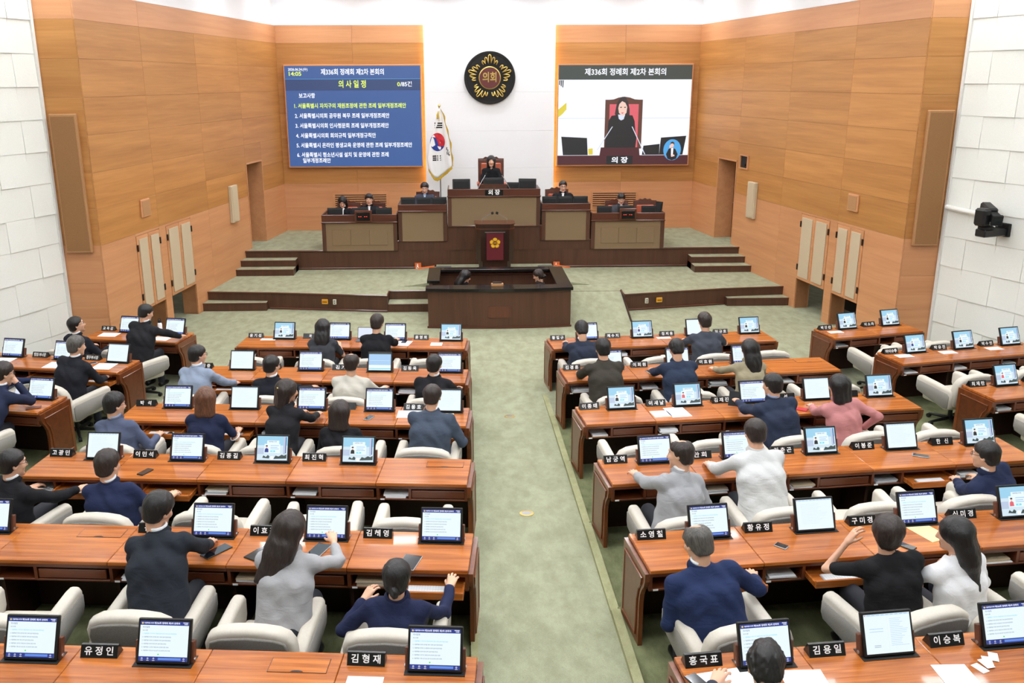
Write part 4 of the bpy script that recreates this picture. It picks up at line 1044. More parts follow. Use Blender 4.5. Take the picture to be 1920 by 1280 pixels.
def scr_agenda():
    mb = scr(); SR(mb, 0, 1, 0, 1, 0, 'scr white'); SR(mb, 0, 1, 0.90, 1, 1, 'scr blue'); SR(mb, 0, 1, 0, 0.115, 1, 'scr blue'); SR(mb, 0.40, 0.87, 0.03, 0.09, 2, 'scr bar')
    mb.disc(-sw / 2 + 0.045 * sw, 0.017 + 0.95 * sh, 0.006, 0.006, -0.0018, SI['scr gold'], 10)
    ST(mb, '서울특별시의회', 0.0095, 0.075, 0.95, 2, 'led white'); ST(mb, '제336회 정례회 제2차 본회의', 0.0135, 0.55, 0.95, 2, 'led white', 'CENTER'); ST(mb, '14:05', 0.0105, 0.90, 0.935, 2, 'led white'); SR(mb, 0.88, 0.98, 0.965, 0.98, 2, 'led white')
    ST(mb, '의사일정', 0.012, 0.05, 0.845, 1, 'scr text'); ST(mb, '보고사항', 0.009, 0.05, 0.765, 1, 'scr text')
    for i, (tx, m) in enumerate((('1. 서울특별시 자치구의 재원조정에 관한 조례 일부개정조례안', 'scr cyan'), ('2. 서울특별시의회 공무원 복무 조례 일부개정조례안', 'scr text'), ('3. 서울특별시의회 인사청문회 조례 일부개정조례안', 'scr text'), ('4. 서울특별시의회 회의규칙 일부개정규칙안', 'scr text'), ('5. 서울특별시 온라인 평생교육 운영에 관한 조례', 'scr text'), ('6. 서울특별시 청소년시설 설치 및 운영에 관한 조례', 'scr text'))):
        ST(mb, tx, 0.0085, 0.05, 0.685 - i * 0.085, 1, m)
    mb.disc(-sw / 2 + 0.40 * sw, 0.017 + 0.17 * sh, 0.005, 0.005, -0.0014, SI['scr green'], 10)
    for u in (0.07, 0.19, 0.31, 0.93): mb.disc(-sw / 2 + u * sw, 0.017 + 0.065 * sh, 0.0055, 0.0055, -0.0018, SI['led white'], 8); mb.disc(-sw / 2 + u * sw, 0.017 + 0.065 * sh, 0.0035, 0.0035, -0.0022, SI['scr blue'], 8); SR(mb, u - 0.025, u + 0.025, 0.012, 0.022, 2, 'led white')
    return mb
def scr_profile(cloth):
    mb = scr(); SR(mb, 0, 1, 0, 1, 0, 'scr haze'); SR(mb, 0, 1, 0.62, 1, 1, 'scr sky'); SR(mb, 0, 0.22, 0.25, 0.50, 1, 'scr city'); SR(mb, 0.86, 0.93, 0.25, 1, 2, 'scr city'); SR(mb, 0.93, 0.955, 0.3, 0.97, 2, 'scr blue')
    SR(mb, 0, 1, 0, 0.12, 1, 'scr haze'); mb.poly([(-sw / 2 + a * sw, 0.017 + b * sh) for a, b in ((0.18, 0.1), (0.40, 0.07), (0.42, 0.16), (0.36, 0.22), (0.30, 0.13), (0.22, 0.2))], -0.0022, SI['scr dark'])
    mb.poly([(-sw / 2 + a * sw, 0.017 + b * sh) for a, b in ((0.55, 0.06), (0.98, 0.08), (0.98, 0.26), (0.9, 0.20), (0.82, 0.24), (0.72, 0.16), (0.62, 0.2))], -0.0022, SI['scr dark'])
    SR(mb, 0.45, 0.55, 0.03, 0.16, 2, 'led white'); SR(mb, 0.32, 0.72, 0.55, 0.82, 2, 'scr white'); SR(mb, 0.24, 0.76, 0.30, 0.68, 3, 'scr white')
    ST(mb, '서울특별시의회', 0.013, 0.5, 0.77, 4, 'scr text', 'CENTER')
    mb.disc(-sw / 2 + 0.315 * sw, 0.017 + 0.56 * sh, 0.010, 0.013, -0.0030, SI['led skin'], 12); mb.disc(-sw / 2 + 0.315 * sw, 0.017 + 0.595 * sh, 0.011, 0.007, -0.0034, SI['led black'], 12)
    mb.poly([(-sw / 2 + a * sw, 0.017 + b * sh) for a, b in ((0.25, 0.33), (0.38, 0.33), (0.37, 0.47), (0.315, 0.51), (0.26, 0.47))], -0.0030, SI[cloth])
    for i, b in enumerate((0.60, 0.52, 0.46)): SR(mb, 0.44, 0.72 - 0.05 * (i % 2), b, b + 0.025, 4, 'scr pale blue')
    SR(mb, 0.44, 0.60, 0.34, 0.41, 4, 'scr cyan'); ST(mb, '출석', 0.010, 0.52, 0.375, 5, 'led white', 'CENTER')
    return mb
def scr_doc(two):
    mb = scr(); SR(mb, 0, 1, 0, 1, 0, 'scr white'); SR(mb, 0, 1, 0.95, 1, 1, 'scr haze'); mb.rect(-sw / 2 + 0.005, -sw / 2 + 0.01, 0.017 + 0.962 * sh, 0.017 + 0.985 * sh, -0.0018, SI['led pink'])
    for i in range(9): SR(mb, 0.08 + i * 0.1, 0.14 + i * 0.1, 0.965, 0.982, 2, 'scr pale blue')
    rr = random.Random(4)
    if two:
        SR(mb, 0.499, 0.501, 0, 0.95, 1, 'scr haze')
        for b in (0.62, 0.55): SR(mb, 0.1, 0.4, b, b + 0.012, 1, 'scr pale blue')
        for b in (0.20, 0.16): SR(mb, 0.18, 0.32, b, b + 0.012, 1, 'scr text')
        for i in range(16): SR(mb, 0.55, 0.55 + rr.uniform(0.2, 0.4), 0.86 - i * 0.045, 0.868 - i * 0.045, 1, 'scr pale blue')
    else:
        for i in range(14): SR(mb, 0.12, 0.12 + rr.uniform(0.45, 0.75), 0.84 - i * 0.05, 0.847 - i * 0.05, 1, 'scr haze')
    return mb
def scr_blue():
    mb = scr(); SR(mb, 0, 1, 0, 1, 0, 'scr pale blue'); SR(mb, 0, 1, 0.93, 1, 1, 'scr dark'); SR(mb, 0, 1, 0, 0.30, 1, 'scr white'); SR(mb, 0, 1, 0.06, 0.12, 2, 'scr cyan'); SR(mb, 0.05, 0.95, 0.55, 0.57, 1, 'scr haze')
    return mb
SCR = {'agenda': scr_agenda().mesh('screen_image', SMAT), 'doc': scr_doc(False).mesh('screen_image', SMAT), 'doc2': scr_doc(True).mesh('screen_image', SMAT), 'blue': scr_blue().mesh('screen_image', SMAT)}
PROF = [scr_profile(c).mesh('screen_image', SMAT) for c in ('led black', 'led pink', 'scr blue')]
SCR_WORDS = {'agenda': 'blue and white agenda page', 'doc': 'white document page', 'doc2': 'two-page white document', 'blue': 'pale blue page', 'profile': 'sky-blue profile page'}
pcount = [0]
def monitor(row, j, kind, u):
    X = row.x0(j) + u
    t = thing('desk_monitor', 'monitor with %s, %s' % (SCR_WORDS[kind], where(row, j)), 'monitor', row.w(X, -0.185, HT), row.a, 'desk monitors')
    tilt = -0.42
    bz = place('bezel', BEZ, t, (0, 0, 0.012), (tilt, 0, 0))
    if kind == 'profile': pcount[0] += 1; me = PROF[0 if pcount[0] % 3 else pcount[0] % 2 + 1]
    else: me = SCR[kind]
    place('screen_image', me, bz)
    place('bracket', BRK_M, t, (0, 0, 0.012), (tilt * 0.7, 0, 0)); place('hinge_bar', HNG, t, (0, 0, 0.01), (tilt, 0, 0))
PWID = 0.235
PLATE = MB().prism([(-0.048, 0.0), (-0.012, 0.072), (0.006, 0.072), (0.045, 0.0)], 'x', -PWID / 2, PWID / 2).mesh('plate', 'plate black')
def nameplate(row, j, text, u):
    X = row.x0(j) + u
    t = thing('nameplate', 'black nameplate with white lettering, %s' % where(row, j), 'nameplate', row.w(X, -0.08, HT), row.a + random.uniform(-0.04, 0.04), 'black desk nameplates')
    place('plate', PLATE, t)
    if text.strip():
        tx = MB(); n = len(text.replace(' ', ''))
        add_text(tx, text, 0.056, 0, 0, -0.0012, 0, 'CENTER', 0.0012, 1.0, 0.183 if n == 3 else (0.19 if n > 3 else 0.055 * (n * 1.2 if n > 1 else 0.8)))
        o = tx.build('lettering', 'plate white', t, (0, -0.030, 0.036), (-0.4636, 0, 0))
def books(row, j, u0, u1):
    rr = random.Random(hash((row.key, j)) % 1000 if False else ord(row.key[1]) * 31 + j * 7 + ord(row.key[0]))
    t = thing('document_stack', 'stack of papers in the desk cubby, %s' % where(row, j), 'papers', row.w(row.x0(j) + (u0 + u1) / 2, -DD + 0.15, HT - 0.168), row.a, 'paper stacks in desk cubbies')
    z = 0.0005; w = (u1 - u0) * 0.42
    for k in range(rr.choice((2, 3, 3, 4))):
        h = rr.uniform(0.006, 0.016); ox, oy, ww = rr.uniform(-0.012, 0.012), rr.uniform(-0.015, 0.01), w * rr.uniform(0.8, 1.0)
        MB().box(ox - ww, ox + ww, oy - 0.12, oy + 0.12, z, z + h).build('sheaf', rr.choice(('paper', 'paper', 'paper', 'key grey', 'insert fabric')), t, (0, 0, 0), (0, 0, rr.uniform(-0.05, 0.05)))
        z += h + 0.0005
# keyboard and mouse
def keyboard_meshes():
    b = MB().box(-0.142, 0.142, -0.055, 0.055, 0.0, 0.010, 0.004).mesh('base', 'key grey')
    k = MB()
    for r in range(5):
        n = 13
        for c in range(n):
            if r == 0 and 3 <= c <= 8:
                if c == 3: k.box(-0.134 + 0.0206 * 3 + 0.001, -0.134 + 0.0206 * 9 - 0.001, -0.049, -0.032, 0.010, 0.0135)
                continue
            xx = -0.134 + 0.0206 * c; yy = -0.049 + 0.0198 * r
            k.box(xx + 0.001, xx + 0.0196, yy, yy + 0.0175, 0.010, 0.0135)
    return b, k.mesh('keys', 'key white')
KB_B, KB_K = keyboard_meshes()
ms = MB()
for i in range(5):
    pass
ms.lathe([(0.012, 0.0), (0.03, 0.002), (0.03, 0.012), (0.024, 0.022), (0.012, 0.028), (0.001, 0.029)], seg=16)
MOUSE = ms.mesh('shell', 'black plastic', True)
for key, row in ROWS.items():
    units = U[key]
    for j, (plate, kind, opened, bk) in enumerate(units):
        p = row.p; d = desk_meshes(p)
        t = thing('desk', 'orange-brown wooden desk unit, %s' % where(row, j), 'desk', row.w(row.x0(j), 0), row.a, 'assembly desk units')
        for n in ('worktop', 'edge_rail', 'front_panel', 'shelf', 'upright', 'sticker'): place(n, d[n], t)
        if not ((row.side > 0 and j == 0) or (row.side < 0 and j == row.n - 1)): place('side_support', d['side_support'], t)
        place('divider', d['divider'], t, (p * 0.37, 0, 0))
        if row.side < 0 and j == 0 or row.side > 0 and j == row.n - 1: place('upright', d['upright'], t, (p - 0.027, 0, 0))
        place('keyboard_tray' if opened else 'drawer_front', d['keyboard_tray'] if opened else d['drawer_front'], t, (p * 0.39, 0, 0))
        if j == 0: end_panel(t, 0.0 if row.side > 0 else p, -1 if row.side > 0 else 1)
        if j == row.n - 1: end_panel(t, p if row.side > 0 else 0.0, 1 if row.side > 0 else -1)
        u = 0.585 if row.side > 0 else p - 0.25
        if row.side > 0: u = {0.895: 0.63, 0.96: 0.70, 0.815: 0.53, 0.87: 0.55, 0.90: 0.625, 0.80: 0.53}.get(p, 0.53)
        if kind == 'flap':
            fp = place('flap_gap', FLAP_G, t, (u, -0.14, HT)); place('flap', FLAP_M, fp, (0, 0, 0.0001)); place('finger_notch', FLAP_N, fp)
        elif kind:
            place('slot', SLOT_M, t, (u, -0.15, HT))
            monitor(row, j, kind, u)
        if plate is not None: nameplate(row, j, plate, 0.15 if p < 0.83 else 0.16)
        if bk: books(row, j, 0.03, p * 0.36)
        if opened:
            kx = row.x0(j) + p * 0.39 + p * 0.27
            k = thing('keyboard', 'slim white keyboard on open tray, %s' % where(row, j), 'keyboard', row.w(kx, -DD - 0.06, HT - 0.138), row.a, 'white keyboards on desk trays')
            place('base', KB_B, k); place('keys', KB_K, k)
# chairs -----------------------------------------------------------
def rbox(mb, x0, x1, y0, y1, z0, z1, r, seg=3, mi=0):
    bm = bmesh.new(); bmesh.ops.create_cube(bm, size=1.0)
    for q in bm.verts: q.co = Vector(((x0 + x1) / 2 + q.co.x * (x1 - x0), (y0 + y1) / 2 + q.co.y * (y1 - y0), (z0 + z1) / 2 + q.co.z * (z1 - z0)))
    bmesh.ops.bevel(bm, geom=bm.edges[:], offset=r, segments=seg, affect='EDGES', profile=0.5)
    return mb.addbm(bm, mi)
def rprism(poly, axis, a, b, r, seg=3):
    m = MB().prism(poly, axis, a, b)
    bm = bmesh.new(); vs = [bm.verts.new(p) for p in m.v]
    for f in m.f: bm.faces.new([vs[i] for i in f])
    bmesh.ops.recalc_face_normals(bm, faces=bm.faces[:])
    sharp = [e for e in bm.edges if len(e.link_faces) == 2 and e.link_faces[0].normal.angle(e.link_faces[1].normal) > 0.9]
    bmesh.ops.bevel(bm, geom=sharp, offset=r, segments=seg, affect='EDGES', profile=0.5)
    return MB().addbm(bm)
CH = {}
CH['seat'] = rbox(MB(), -0.255, 0.255, -0.27, 0.29, 0.30, 0.455, 0.035).mesh('seat', 'chair cream', True)
bk_ = [(-0.30, 0.36)]
bk_ += [(-0.305, 0.62), (-0.30, 0.70), (-0.27, 0.765), (-0.20, 0.805), (-0.10, 0.822), (0, 0.828), (0.10, 0.822), (0.20, 0.805), (0.27, 0.765), (0.30, 0.70), (0.305, 0.62), (0.30, 0.36)]
bm_ = rprism(bk_, 'y', -0.07, 0.07, 0.042, 3)
def recline(mb, y0, z0, k):
    mb.v = [(x, y + y0 - (z - z0) * k, z) for x, y, z in mb.v]; return mb
CH['backrest'] = recline(bm_, -0.265, 0.40, 0.26).mesh('backrest', 'chair cream', True)
rp_ = [(-0.265, 0.40), (-0.272, 0.66), (-0.25, 0.735), (-0.18, 0.765), (0, 0.78), (0.18, 0.765), (0.25, 0.735), (0.272, 0.66), (0.265, 0.40)]
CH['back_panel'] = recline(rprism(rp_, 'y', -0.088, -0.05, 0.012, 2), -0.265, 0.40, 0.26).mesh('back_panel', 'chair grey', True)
ap = [(0.30, 0.42), (0.335, 0.47), (0.335, 0.60), (0.31, 0.635), (0.25, 0.64), (0.0, 0.625), (-0.28, 0.60), (-0.32, 0.55), (-0.31, 0.33), (-0.22, 0.31)]
for nm, s in (('armrest_l', -1), ('armrest_r', 1)):
    CH[nm] = rprism(ap, 'x', *sorted((s * 0.245, s * 0.345)), 0.034, 3).mesh('armrest', 'chair cream', True)
    sp = [(0.285, 0.43), (0.315, 0.48), (0.315, 0.575), (0.0, 0.565), (-0.27, 0.545), (-0.30, 0.52), (-0.295, 0.35), (-0.22, 0.335)]
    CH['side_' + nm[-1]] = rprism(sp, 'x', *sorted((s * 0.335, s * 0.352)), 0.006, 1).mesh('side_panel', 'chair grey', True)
CH['column'] = MB().lathe([(0.03, 0.07), (0.03, 0.22), (0.022, 0.23), (0.022, 0.30)], seg=12).mesh('column', 'black plastic')
CH['base_foot'] = MB().tube([(0, 0.02, 0.085), (0, 0.16, 0.07), (0, 0.30, 0.055)], [0.026, 0.022, 0.016], 6).mesh('base_foot', 'black plastic')
CH['caster'] = MB().tube([(-0.022, 0.30, 0.03), (0.022, 0.30, 0.03)], 0.029, 10).mesh('caster', 'black matt')
def chair(label, loc, rot, group='cream upholstered armchairs'):
    t = thing('armchair', label, 'chair', loc, rot, group)
    place('seat', CH['seat'], t)
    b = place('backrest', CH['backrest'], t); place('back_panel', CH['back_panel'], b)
    for s in 'lr':
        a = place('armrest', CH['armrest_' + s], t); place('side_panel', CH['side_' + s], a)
    place('column', CH['column'], t)
    for k in range(5):
        f = place('base_foot', CH['base_foot'], t, (0, 0, 0), (0, 0, k * 2 * PI / 5 + 0.3)); place('caster', CH['caster'], f)
CHAIR_AT = {}      # (row, unit): (X, n, extra rotation) where it differs from the middle of the unit
def put_chairs():
    rr = random.Random(12)
    for key, row in ROWS.items():
        for j in range(row.n):
            if (key == 'L6' or key == 'R6' and j > 0) or (key, j) in NO_CHAIR: continue
            X, n, e = CHAIR_AT.get((key, j), (row.x0(j) + row.p * 0.5 + rr.uniform(-0.03, 0.03), -1.14 + rr.uniform(-0.04, 0.04), rr.uniform(-0.08, 0.08)))
            chair('cream armchair with grey back, %s' % where(row, j), row.w(X, n), row.a + e)
NO_CHAIR = set()
# papers, phones and other small things on the desks --------------------------------
def paper(row, X, n, w, h, rot, label, mat='paper'):
    r = ROWS[row]
    t = thing('paper_sheet', label, 'paper', r.w(X, n, HT), r.a + rot)
    MB().box(-w / 2, w / 2, -h / 2, h / 2, 0.0004, 0.0022).build('sheet', mat, t)
    return t
for i, (r, X, n, w, h, rot, lab) in enumerate((
        ('L1', -3.17, -0.20, 0.24, 0.10, 0.0, 'small white slip in front of nameplate, front row left end'),
        ('L1', -0.46, -0.36, 0.18, 0.16, 0.0, 'small white sheet in front row, beside aisle monitor on left'),
        ('L1', -0.98, -0.33, 0.22, 0.28, -0.15, 'white sheets under a black phone, left block front row'),
        ('L3', -0.66, -0.25, 0.34, 0.24, 0.05, 'white sheets before the man in slate suit, left third row'),
        ('L6', -0.66, -0.33, 0.22, 0.20, 0.0, 'white sheet below the nearest left nameplate by the aisle'),
        ('LA', -1.31, -0.34, 0.30, 0.22, 0.1, 'white sheet on far left front desk by nameplate'),
        ('LA', -0.34, -0.42, 0.26, 0.2, 0.0, 'printed sheet under the leaning man arm, far left front desk'),
        ('LB', -1.94, -0.32, 0.26, 0.2, 0.1, 'white sheet at left picture edge on second far left desk'),
        ('LB', -1.08, -0.42, 0.22, 0.28, 0.1, 'white sheet left of grey-haired man on far left desk'),
        ('LB', -0.34, -0.36, 0.28, 0.28, 0.1, 'white sheet right of grey-haired man on far left desk'),
        ('R1', 1.86, -0.22, 0.22, 0.10, 0.0, 'pale slip before third nameplate, right block front row'),
        ('R3', 0.94, -0.38, 0.21, 0.20, 0.05, 'smaller white sheet in right third row near two profile monitors'),
        ('R3', 1.15, -0.35, 0.24, 0.32, 0.05, 'larger white sheet in right third row near two profile monitors'),
        ('R6', 0.24, -0.33, 0.42, 0.32, 0.1, 'large document under the hand, nearest right desk by aisle'),
        ('R6', 0.70, -0.34, 0.26, 0.22, -0.1, 'clear plastic sleeve on nearest right desk beside black hair'),
        ('R6', 1.62, -0.44, 0.21, 0.28, -0.1, 'white sheet before the nearest right nameplate, near cards'),
        ('RA', 0.22, -0.28, 0.24, 0.12, -0.05, 'white slip on far right front desk'),
        ('RB', 0.26, -0.26, 0.24, 0.14, -0.05, 'white slip on far right second desk, first unit'),
        ('RB', 1.00, -0.26, 0.24, 0.14, -0.05, 'white slip on far right second desk, second unit'),
        ('RB', 1.80, -0.26, 0.24, 0.14, -0.05, 'white slip on far right second desk, third unit'))):
    paper(r, X, n, w, h, rot, lab)
paper('L3', -0.27, -0.26, 0.2, 0.12, 0.0, 'cream folder under the monitor by the aisle, left third row', 'paper cream')
paper('R5', 2.42, -0.30, 0.20, 0.30, 0.25, 'yellow folder between the two women, right fifth row', 'paper cream')
for i, (X, n, rot) in enumerate(((1.81, -0.36, 0.3), (1.90, -0.30, -0.4), (1.96, -0.27, -0.5), (1.87, -0.33, 0.1))):
    o = paper('R6', X, n, 0.055, 0.09, rot, ('lowest', 'second', 'top', 'middle')[i] + ' white card scattered on nearest right desk')
    o.location.z += 0.0022 * i
def phone(row, X, n, rot, label, mat='glass dark', w=0.075, h=0.155, z=0.0):
    r = ROWS[row]
    t = thing('phone' if h < 0.2 else 'tablet', label, 'phone' if h < 0.2 else 'tablet', r.w(X, n, HT + 0.0005 + z), r.a + rot)
    MB().box(-w / 2, w / 2, -h / 2, h / 2, 0.0, 0.009, 0.003).build('body', 'black plastic' if mat == 'glass dark' else mat, t)
    MB().box(-w / 2 + 0.004, w / 2 - 0.004, -h / 2 + 0.004, h / 2 - 0.004, 0.0088, 0.0098).build('screen', 'glass dark' if mat in ('glass dark', 'key grey', 'stone grey') else mat, t)
phone('L1', -0.98, -0.25, -0.1, 'black phone lying on white sheets, left block front row', z=0.003)
phone('L3', -1.14, -0.40, -0.3, 'black phone on white case, left third row', 'key grey')
phone('L4', -3.15, -0.46, -0.35, 'black phone on left fourth row desk before parted-hair man')
phone('LB', -0.59, -0.28, -0.5, 'phone with silver frame beside grey-haired man, far left desk', 'key grey')
phone('R2', 1.20, -0.36, 0.2, 'grey phone left of navy-suited man, right second row', 'key grey')
phone('R3', 2.62, -0.46, 0.9, 'red phone case by the pink-jacketed woman hand', 'red phone', 0.10, 0.16)
phone('R4', 3.25, -0.36, 1.0, 'clear-cased phone lying face down, right fourth row', 'key grey')
phone('R5', 1.14, -0.37, 0.7, 'small phone on right fifth row desk beside white reflection', 'key grey', 0.07, 0.10)
phone('R5', 2.11, -0.50, 0.6, 'black phone between the two women, right fifth row')
phone('R6', 0.06, -0.27, 0.35, 'dark folding phone at nearest right desk corner', 'glass dark', 0.085, 0.165)
phone('L5', -2.00, -0.40, -0.6, 'black tablet at hand of dark-suited man, left fifth row', 'glass dark', 0.10, 0.24)
phone('L5', -1.64, -0.40, -0.5, 'black folder with pens left of grey-blazer woman', 'glass dark', 0.13, 0.26)
phone('L5', -1.20, -0.34, -0.3, 'dark tablet under the raised hand of grey-blazer woman', 'key grey', 0.12, 0.2)
phone('L5', -0.46, -0.50, -0.2, 'white-edged tablet in front of bun-haired woman', 'key grey', 0.14, 0.22)
phone('LC', -0.14, -0.46, -1.0, 'brown leather wallet on nearest far left desk', 'brown leather', 0.09, 0.17)
for X, mt in ((-1.62, 'flag blue'), (-1.58, 'flag red')):
    r = ROWS['L5']; t = thing('pen', '%s pen lying on black folder, left fifth row' % ('blue' if mt == 'flag blue' else 'red'), 'pen', r.w(X, -0.43, HT + 0.0155), r.a - 0.5)
    MB().tube([(0, -0.07, 0), (0, 0.07, 0)], 0.005, 8).build('barrel', mt, t); MB().tube([(0, 0.07, 0), (0, 0.082, 0)], [0.005, 0.001], 8).build('tip', 'steel', t)
def laptop(row, X, n, rot, label, w=0.26, d=0.18, tilt=0.35):
    r = ROWS[row]
    t = thing('laptop', label, 'laptop', r.w(X, n, HT), r.a + rot)
    MB().box(-w / 2, w / 2, -d, 0, 0.0005, 0.012, 0.003).build('keyboard_base', 'stone grey', t)
    l = MB().box(-w / 2, w / 2, 0, 0.008, 0.0, d, 0.003).build('lid', 'black plastic', t, (0, 0, 0.012), (-tilt, 0, 0))
    MB().rect(-w / 2 + 0.008, w / 2 - 0.008, 0.01, d - 0.008, -0.001).build('screen', 'led shade', l)
laptop('L1', -1.62, -0.12, 0, 'open laptop with white page beside black-shirted man, front row')
laptop('LC', -0.52, -0.22, -0.6, 'tablet on keyboard stand before man with hand on chin')
r = ROWS['LA']; t = thing('bottle', 'white drinking bottle with black cap on far left front desk', 'bottle', r.w(-0.50, -0.16, HT))
MB().lathe([(0.034, 0.0), (0.036, 0.01), (0.036, 0.16), (0.03, 0.185), (0.022, 0.195)], seg=20).build('body', 'plate white', t, smooth=True)
MB().lathe([(0.026, 0.195), (0.026, 0.225), (0.018, 0.24)], seg=16).build('cap', 'black plastic', t)
MB().tube([(-0.02, 0, 0.23), (-0.015, 0, 0.26), (0.015, 0, 0.26), (0.02, 0, 0.23)], 0.005, 6).build('carry_loop', 'black plastic', t)
for rk, X, lab in (('R4', 3.42, 'black mouse under the hand of man with glasses, right fourth row'), ('L3', -3.40, 'black mouse on tray of man in denim-blue jacket, left third row')):
    r = ROWS[rk]; t = thing('mouse', lab, 'mouse', r.w(X, -DD - 0.07, HT - 0.138), r.a)
    o = place('shell', MOUSE, t); o.scale = (1.0, 1.7, 1.0)
    MB().box(-0.003, 0.003, 0.01, 0.03, 0.024, 0.028).build('wheel', 'stone grey', t)

# ================================================================ people
f32 = np.float32
class Grid:
    def __init__(s, lo, hi, h):
        s.lo = np.array(lo, f32); s.h = h
        n = [int(math.ceil((hi[i] - lo[i]) / h)) + 1 for i in range(3)]
        s.x = (s.lo[0] + h * np.arange(n[0], dtype=f32))[:, None, None]; s.y = (s.lo[1] + h * np.arange(n[1], dtype=f32))[None, :, None]; s.z = (s.lo[2] + h * np.arange(n[2], dtype=f32))[None, None, :]
        s.n = n
def g_rc(g, a, b, r1, r2):
    a = [float(v) for v in a]; b = [float(v) for v in b]
    d = [b[i] - a[i] for i in range(3)]; L2 = d[0] ** 2 + d[1] ** 2 + d[2] ** 2 + 1e-12
    px, py, pz = g.x - a[0], g.y - a[1], g.z - a[2]
    t = np.clip((px * d[0] + py * d[1] + pz * d[2]) * f32(1 / L2), 0, 1)
    return np.sqrt((px - t * d[0]) ** 2 + (py - t * d[1]) ** 2 + (pz - t * d[2]) ** 2) - (r1 + (r2 - r1) * t)
def g_ell(g, c, r):
    px, py, pz = g.x - c[0], g.y - c[1], g.z - c[2]
    k0 = np.sqrt((px / r[0]) ** 2 + (py / r[1]) ** 2 + (pz / r[2]) ** 2); k1 = np.sqrt((px / r[0] ** 2) ** 2 + (py / r[1] ** 2) ** 2 + (pz / r[2] ** 2) ** 2) + 1e-9
    return (k0 * (k0 - 1) / k1).astype(f32)
def g_ring(g, c, ax, R, r):
    px, py, pz = g.x - c[0], g.y - c[1], g.z - c[2]
    hgt = px * ax[0] + py * ax[1] + pz * ax[2]
    rad = np.sqrt(np.maximum(px ** 2 + py ** 2 + pz ** 2 - hgt ** 2, 0))
    return np.sqrt((rad - R) ** 2 + hgt ** 2) - r
def smin(a, b, k):
    h = np.maximum(k - np.abs(a - b), 0) / k
    return np.minimum(a, b) - h * h * (k * 0.25)
def smax(a, b, k): return -smin(-a, -b, k)
def nets(g, d, relax=1):
    s = d < 0
    c = [s[i:s.shape[0] - 1 + i, j:s.shape[1] - 1 + j, k:s.shape[2] - 1 + k] for i in (0, 1) for j in (0, 1) for k in (0, 1)]
    tot = np.zeros(c[0].shape, np.int8)
    for q in c: tot += q
    idx = np.argwhere((tot > 0) & (tot < 8))
    if not len(idx): return np.zeros((0, 3), f32), np.zeros((0, 4), np.int32)
    I, J, K = idx.T
    acc = np.zeros((len(idx), 3), f32); cnt = np.zeros(len(idx), f32)
    co = [(i, j, k) for i in (0, 1) for j in (0, 1) for k in (0, 1)]
    val = [d[I + i, J + j, K + k] for i, j, k in co]
    for a in range(8):
        for b in range(a + 1, 8):
            if sum(abs(co[a][i] - co[b][i]) for i in range(3)) != 1: continue
            m = (val[a] < 0) != (val[b] < 0)
            t = np.where(m, val[a] / np.where(m, val[a] - val[b], 1), 0)
            for ax in range(3): acc[:, ax] += np.where(m, co[a][ax] + (co[b][ax] - co[a][ax]) * t, 0)
            cnt += m
    V = g.lo + (idx + acc / cnt[:, None]) * g.h
    num = -np.ones(c[0].shape, np.int32); num[I, J, K] = np.arange(len(idx))
    F = []
    for ax in range(3):
        o1, o2 = [(1, 2), (2, 0), (0, 1)][ax]
        sl0 = [slice(None)] * 3; sl1 = [slice(None)] * 3; sl0[ax] = slice(0, -1); sl1[ax] = slice(1, None)
        A, B = s[tuple(sl0)], s[tuple(sl1)]
        e = np.argwhere(A != B)
        e = e[(e[:, o1] > 0) & (e[:, o2] > 0) & (e[:, o1] < s.shape[o1] - 1) & (e[:, o2] < s.shape[o2] - 1)]
        if not len(e): continue
        ins = A[e[:, 0], e[:, 1], e[:, 2]]
        def cell(d1, d2):
            q = e.copy(); q[:, o1] += d1; q[:, o2] += d2
            return num[q[:, 0], q[:, 1], q[:, 2]]
        Q = np.stack([cell(-1, -1), cell(0, -1), cell(0, 0), cell(-1, 0)], 1)
        Q[~ins] = Q[~ins][:, ::-1]
        F.append(Q)
    F = np.concatenate(F)
    F = F[(F >= 0).all(1)]
    for _ in range(relax):
        S = np.zeros_like(V); n = np.zeros(len(V), f32)
        for a in range(4):
            for b in ((a + 1) % 4, (a + 3) % 4):
                np.add.at(S, F[:, a], V[F[:, b]]); np.add.at(n, F[:, a], 1)
        V = V + 0.5 * (S / np.maximum(n, 1)[:, None] - V)
    return V.astype(f32), F
def np_mesh(name, V, F, mats, mi=None):
    me = bpy.data.meshes.new(name)
    me.vertices.add(len(V)); me.vertices.foreach_set('co', np.ascontiguousarray(V, f32).ravel())
    me.loops.add(F.size); me.loops.foreach_set('vertex_index', np.ascontiguousarray(F, np.int32).ravel())
    me.polygons.add(len(F)); me.polygons.foreach_set('loop_start', np.arange(0, F.size, 4, dtype=np.int32))
    for m in mats: me.materials.append(MATS[m])
    if mi is not None: me.polygons.foreach_set('material_index', np.ascontiguousarray(mi, np.int32))
    me.polygons.foreach_set('use_smooth', np.ones(len(F), bool))
    me.update(calc_edges=True); me.validate()
    return me
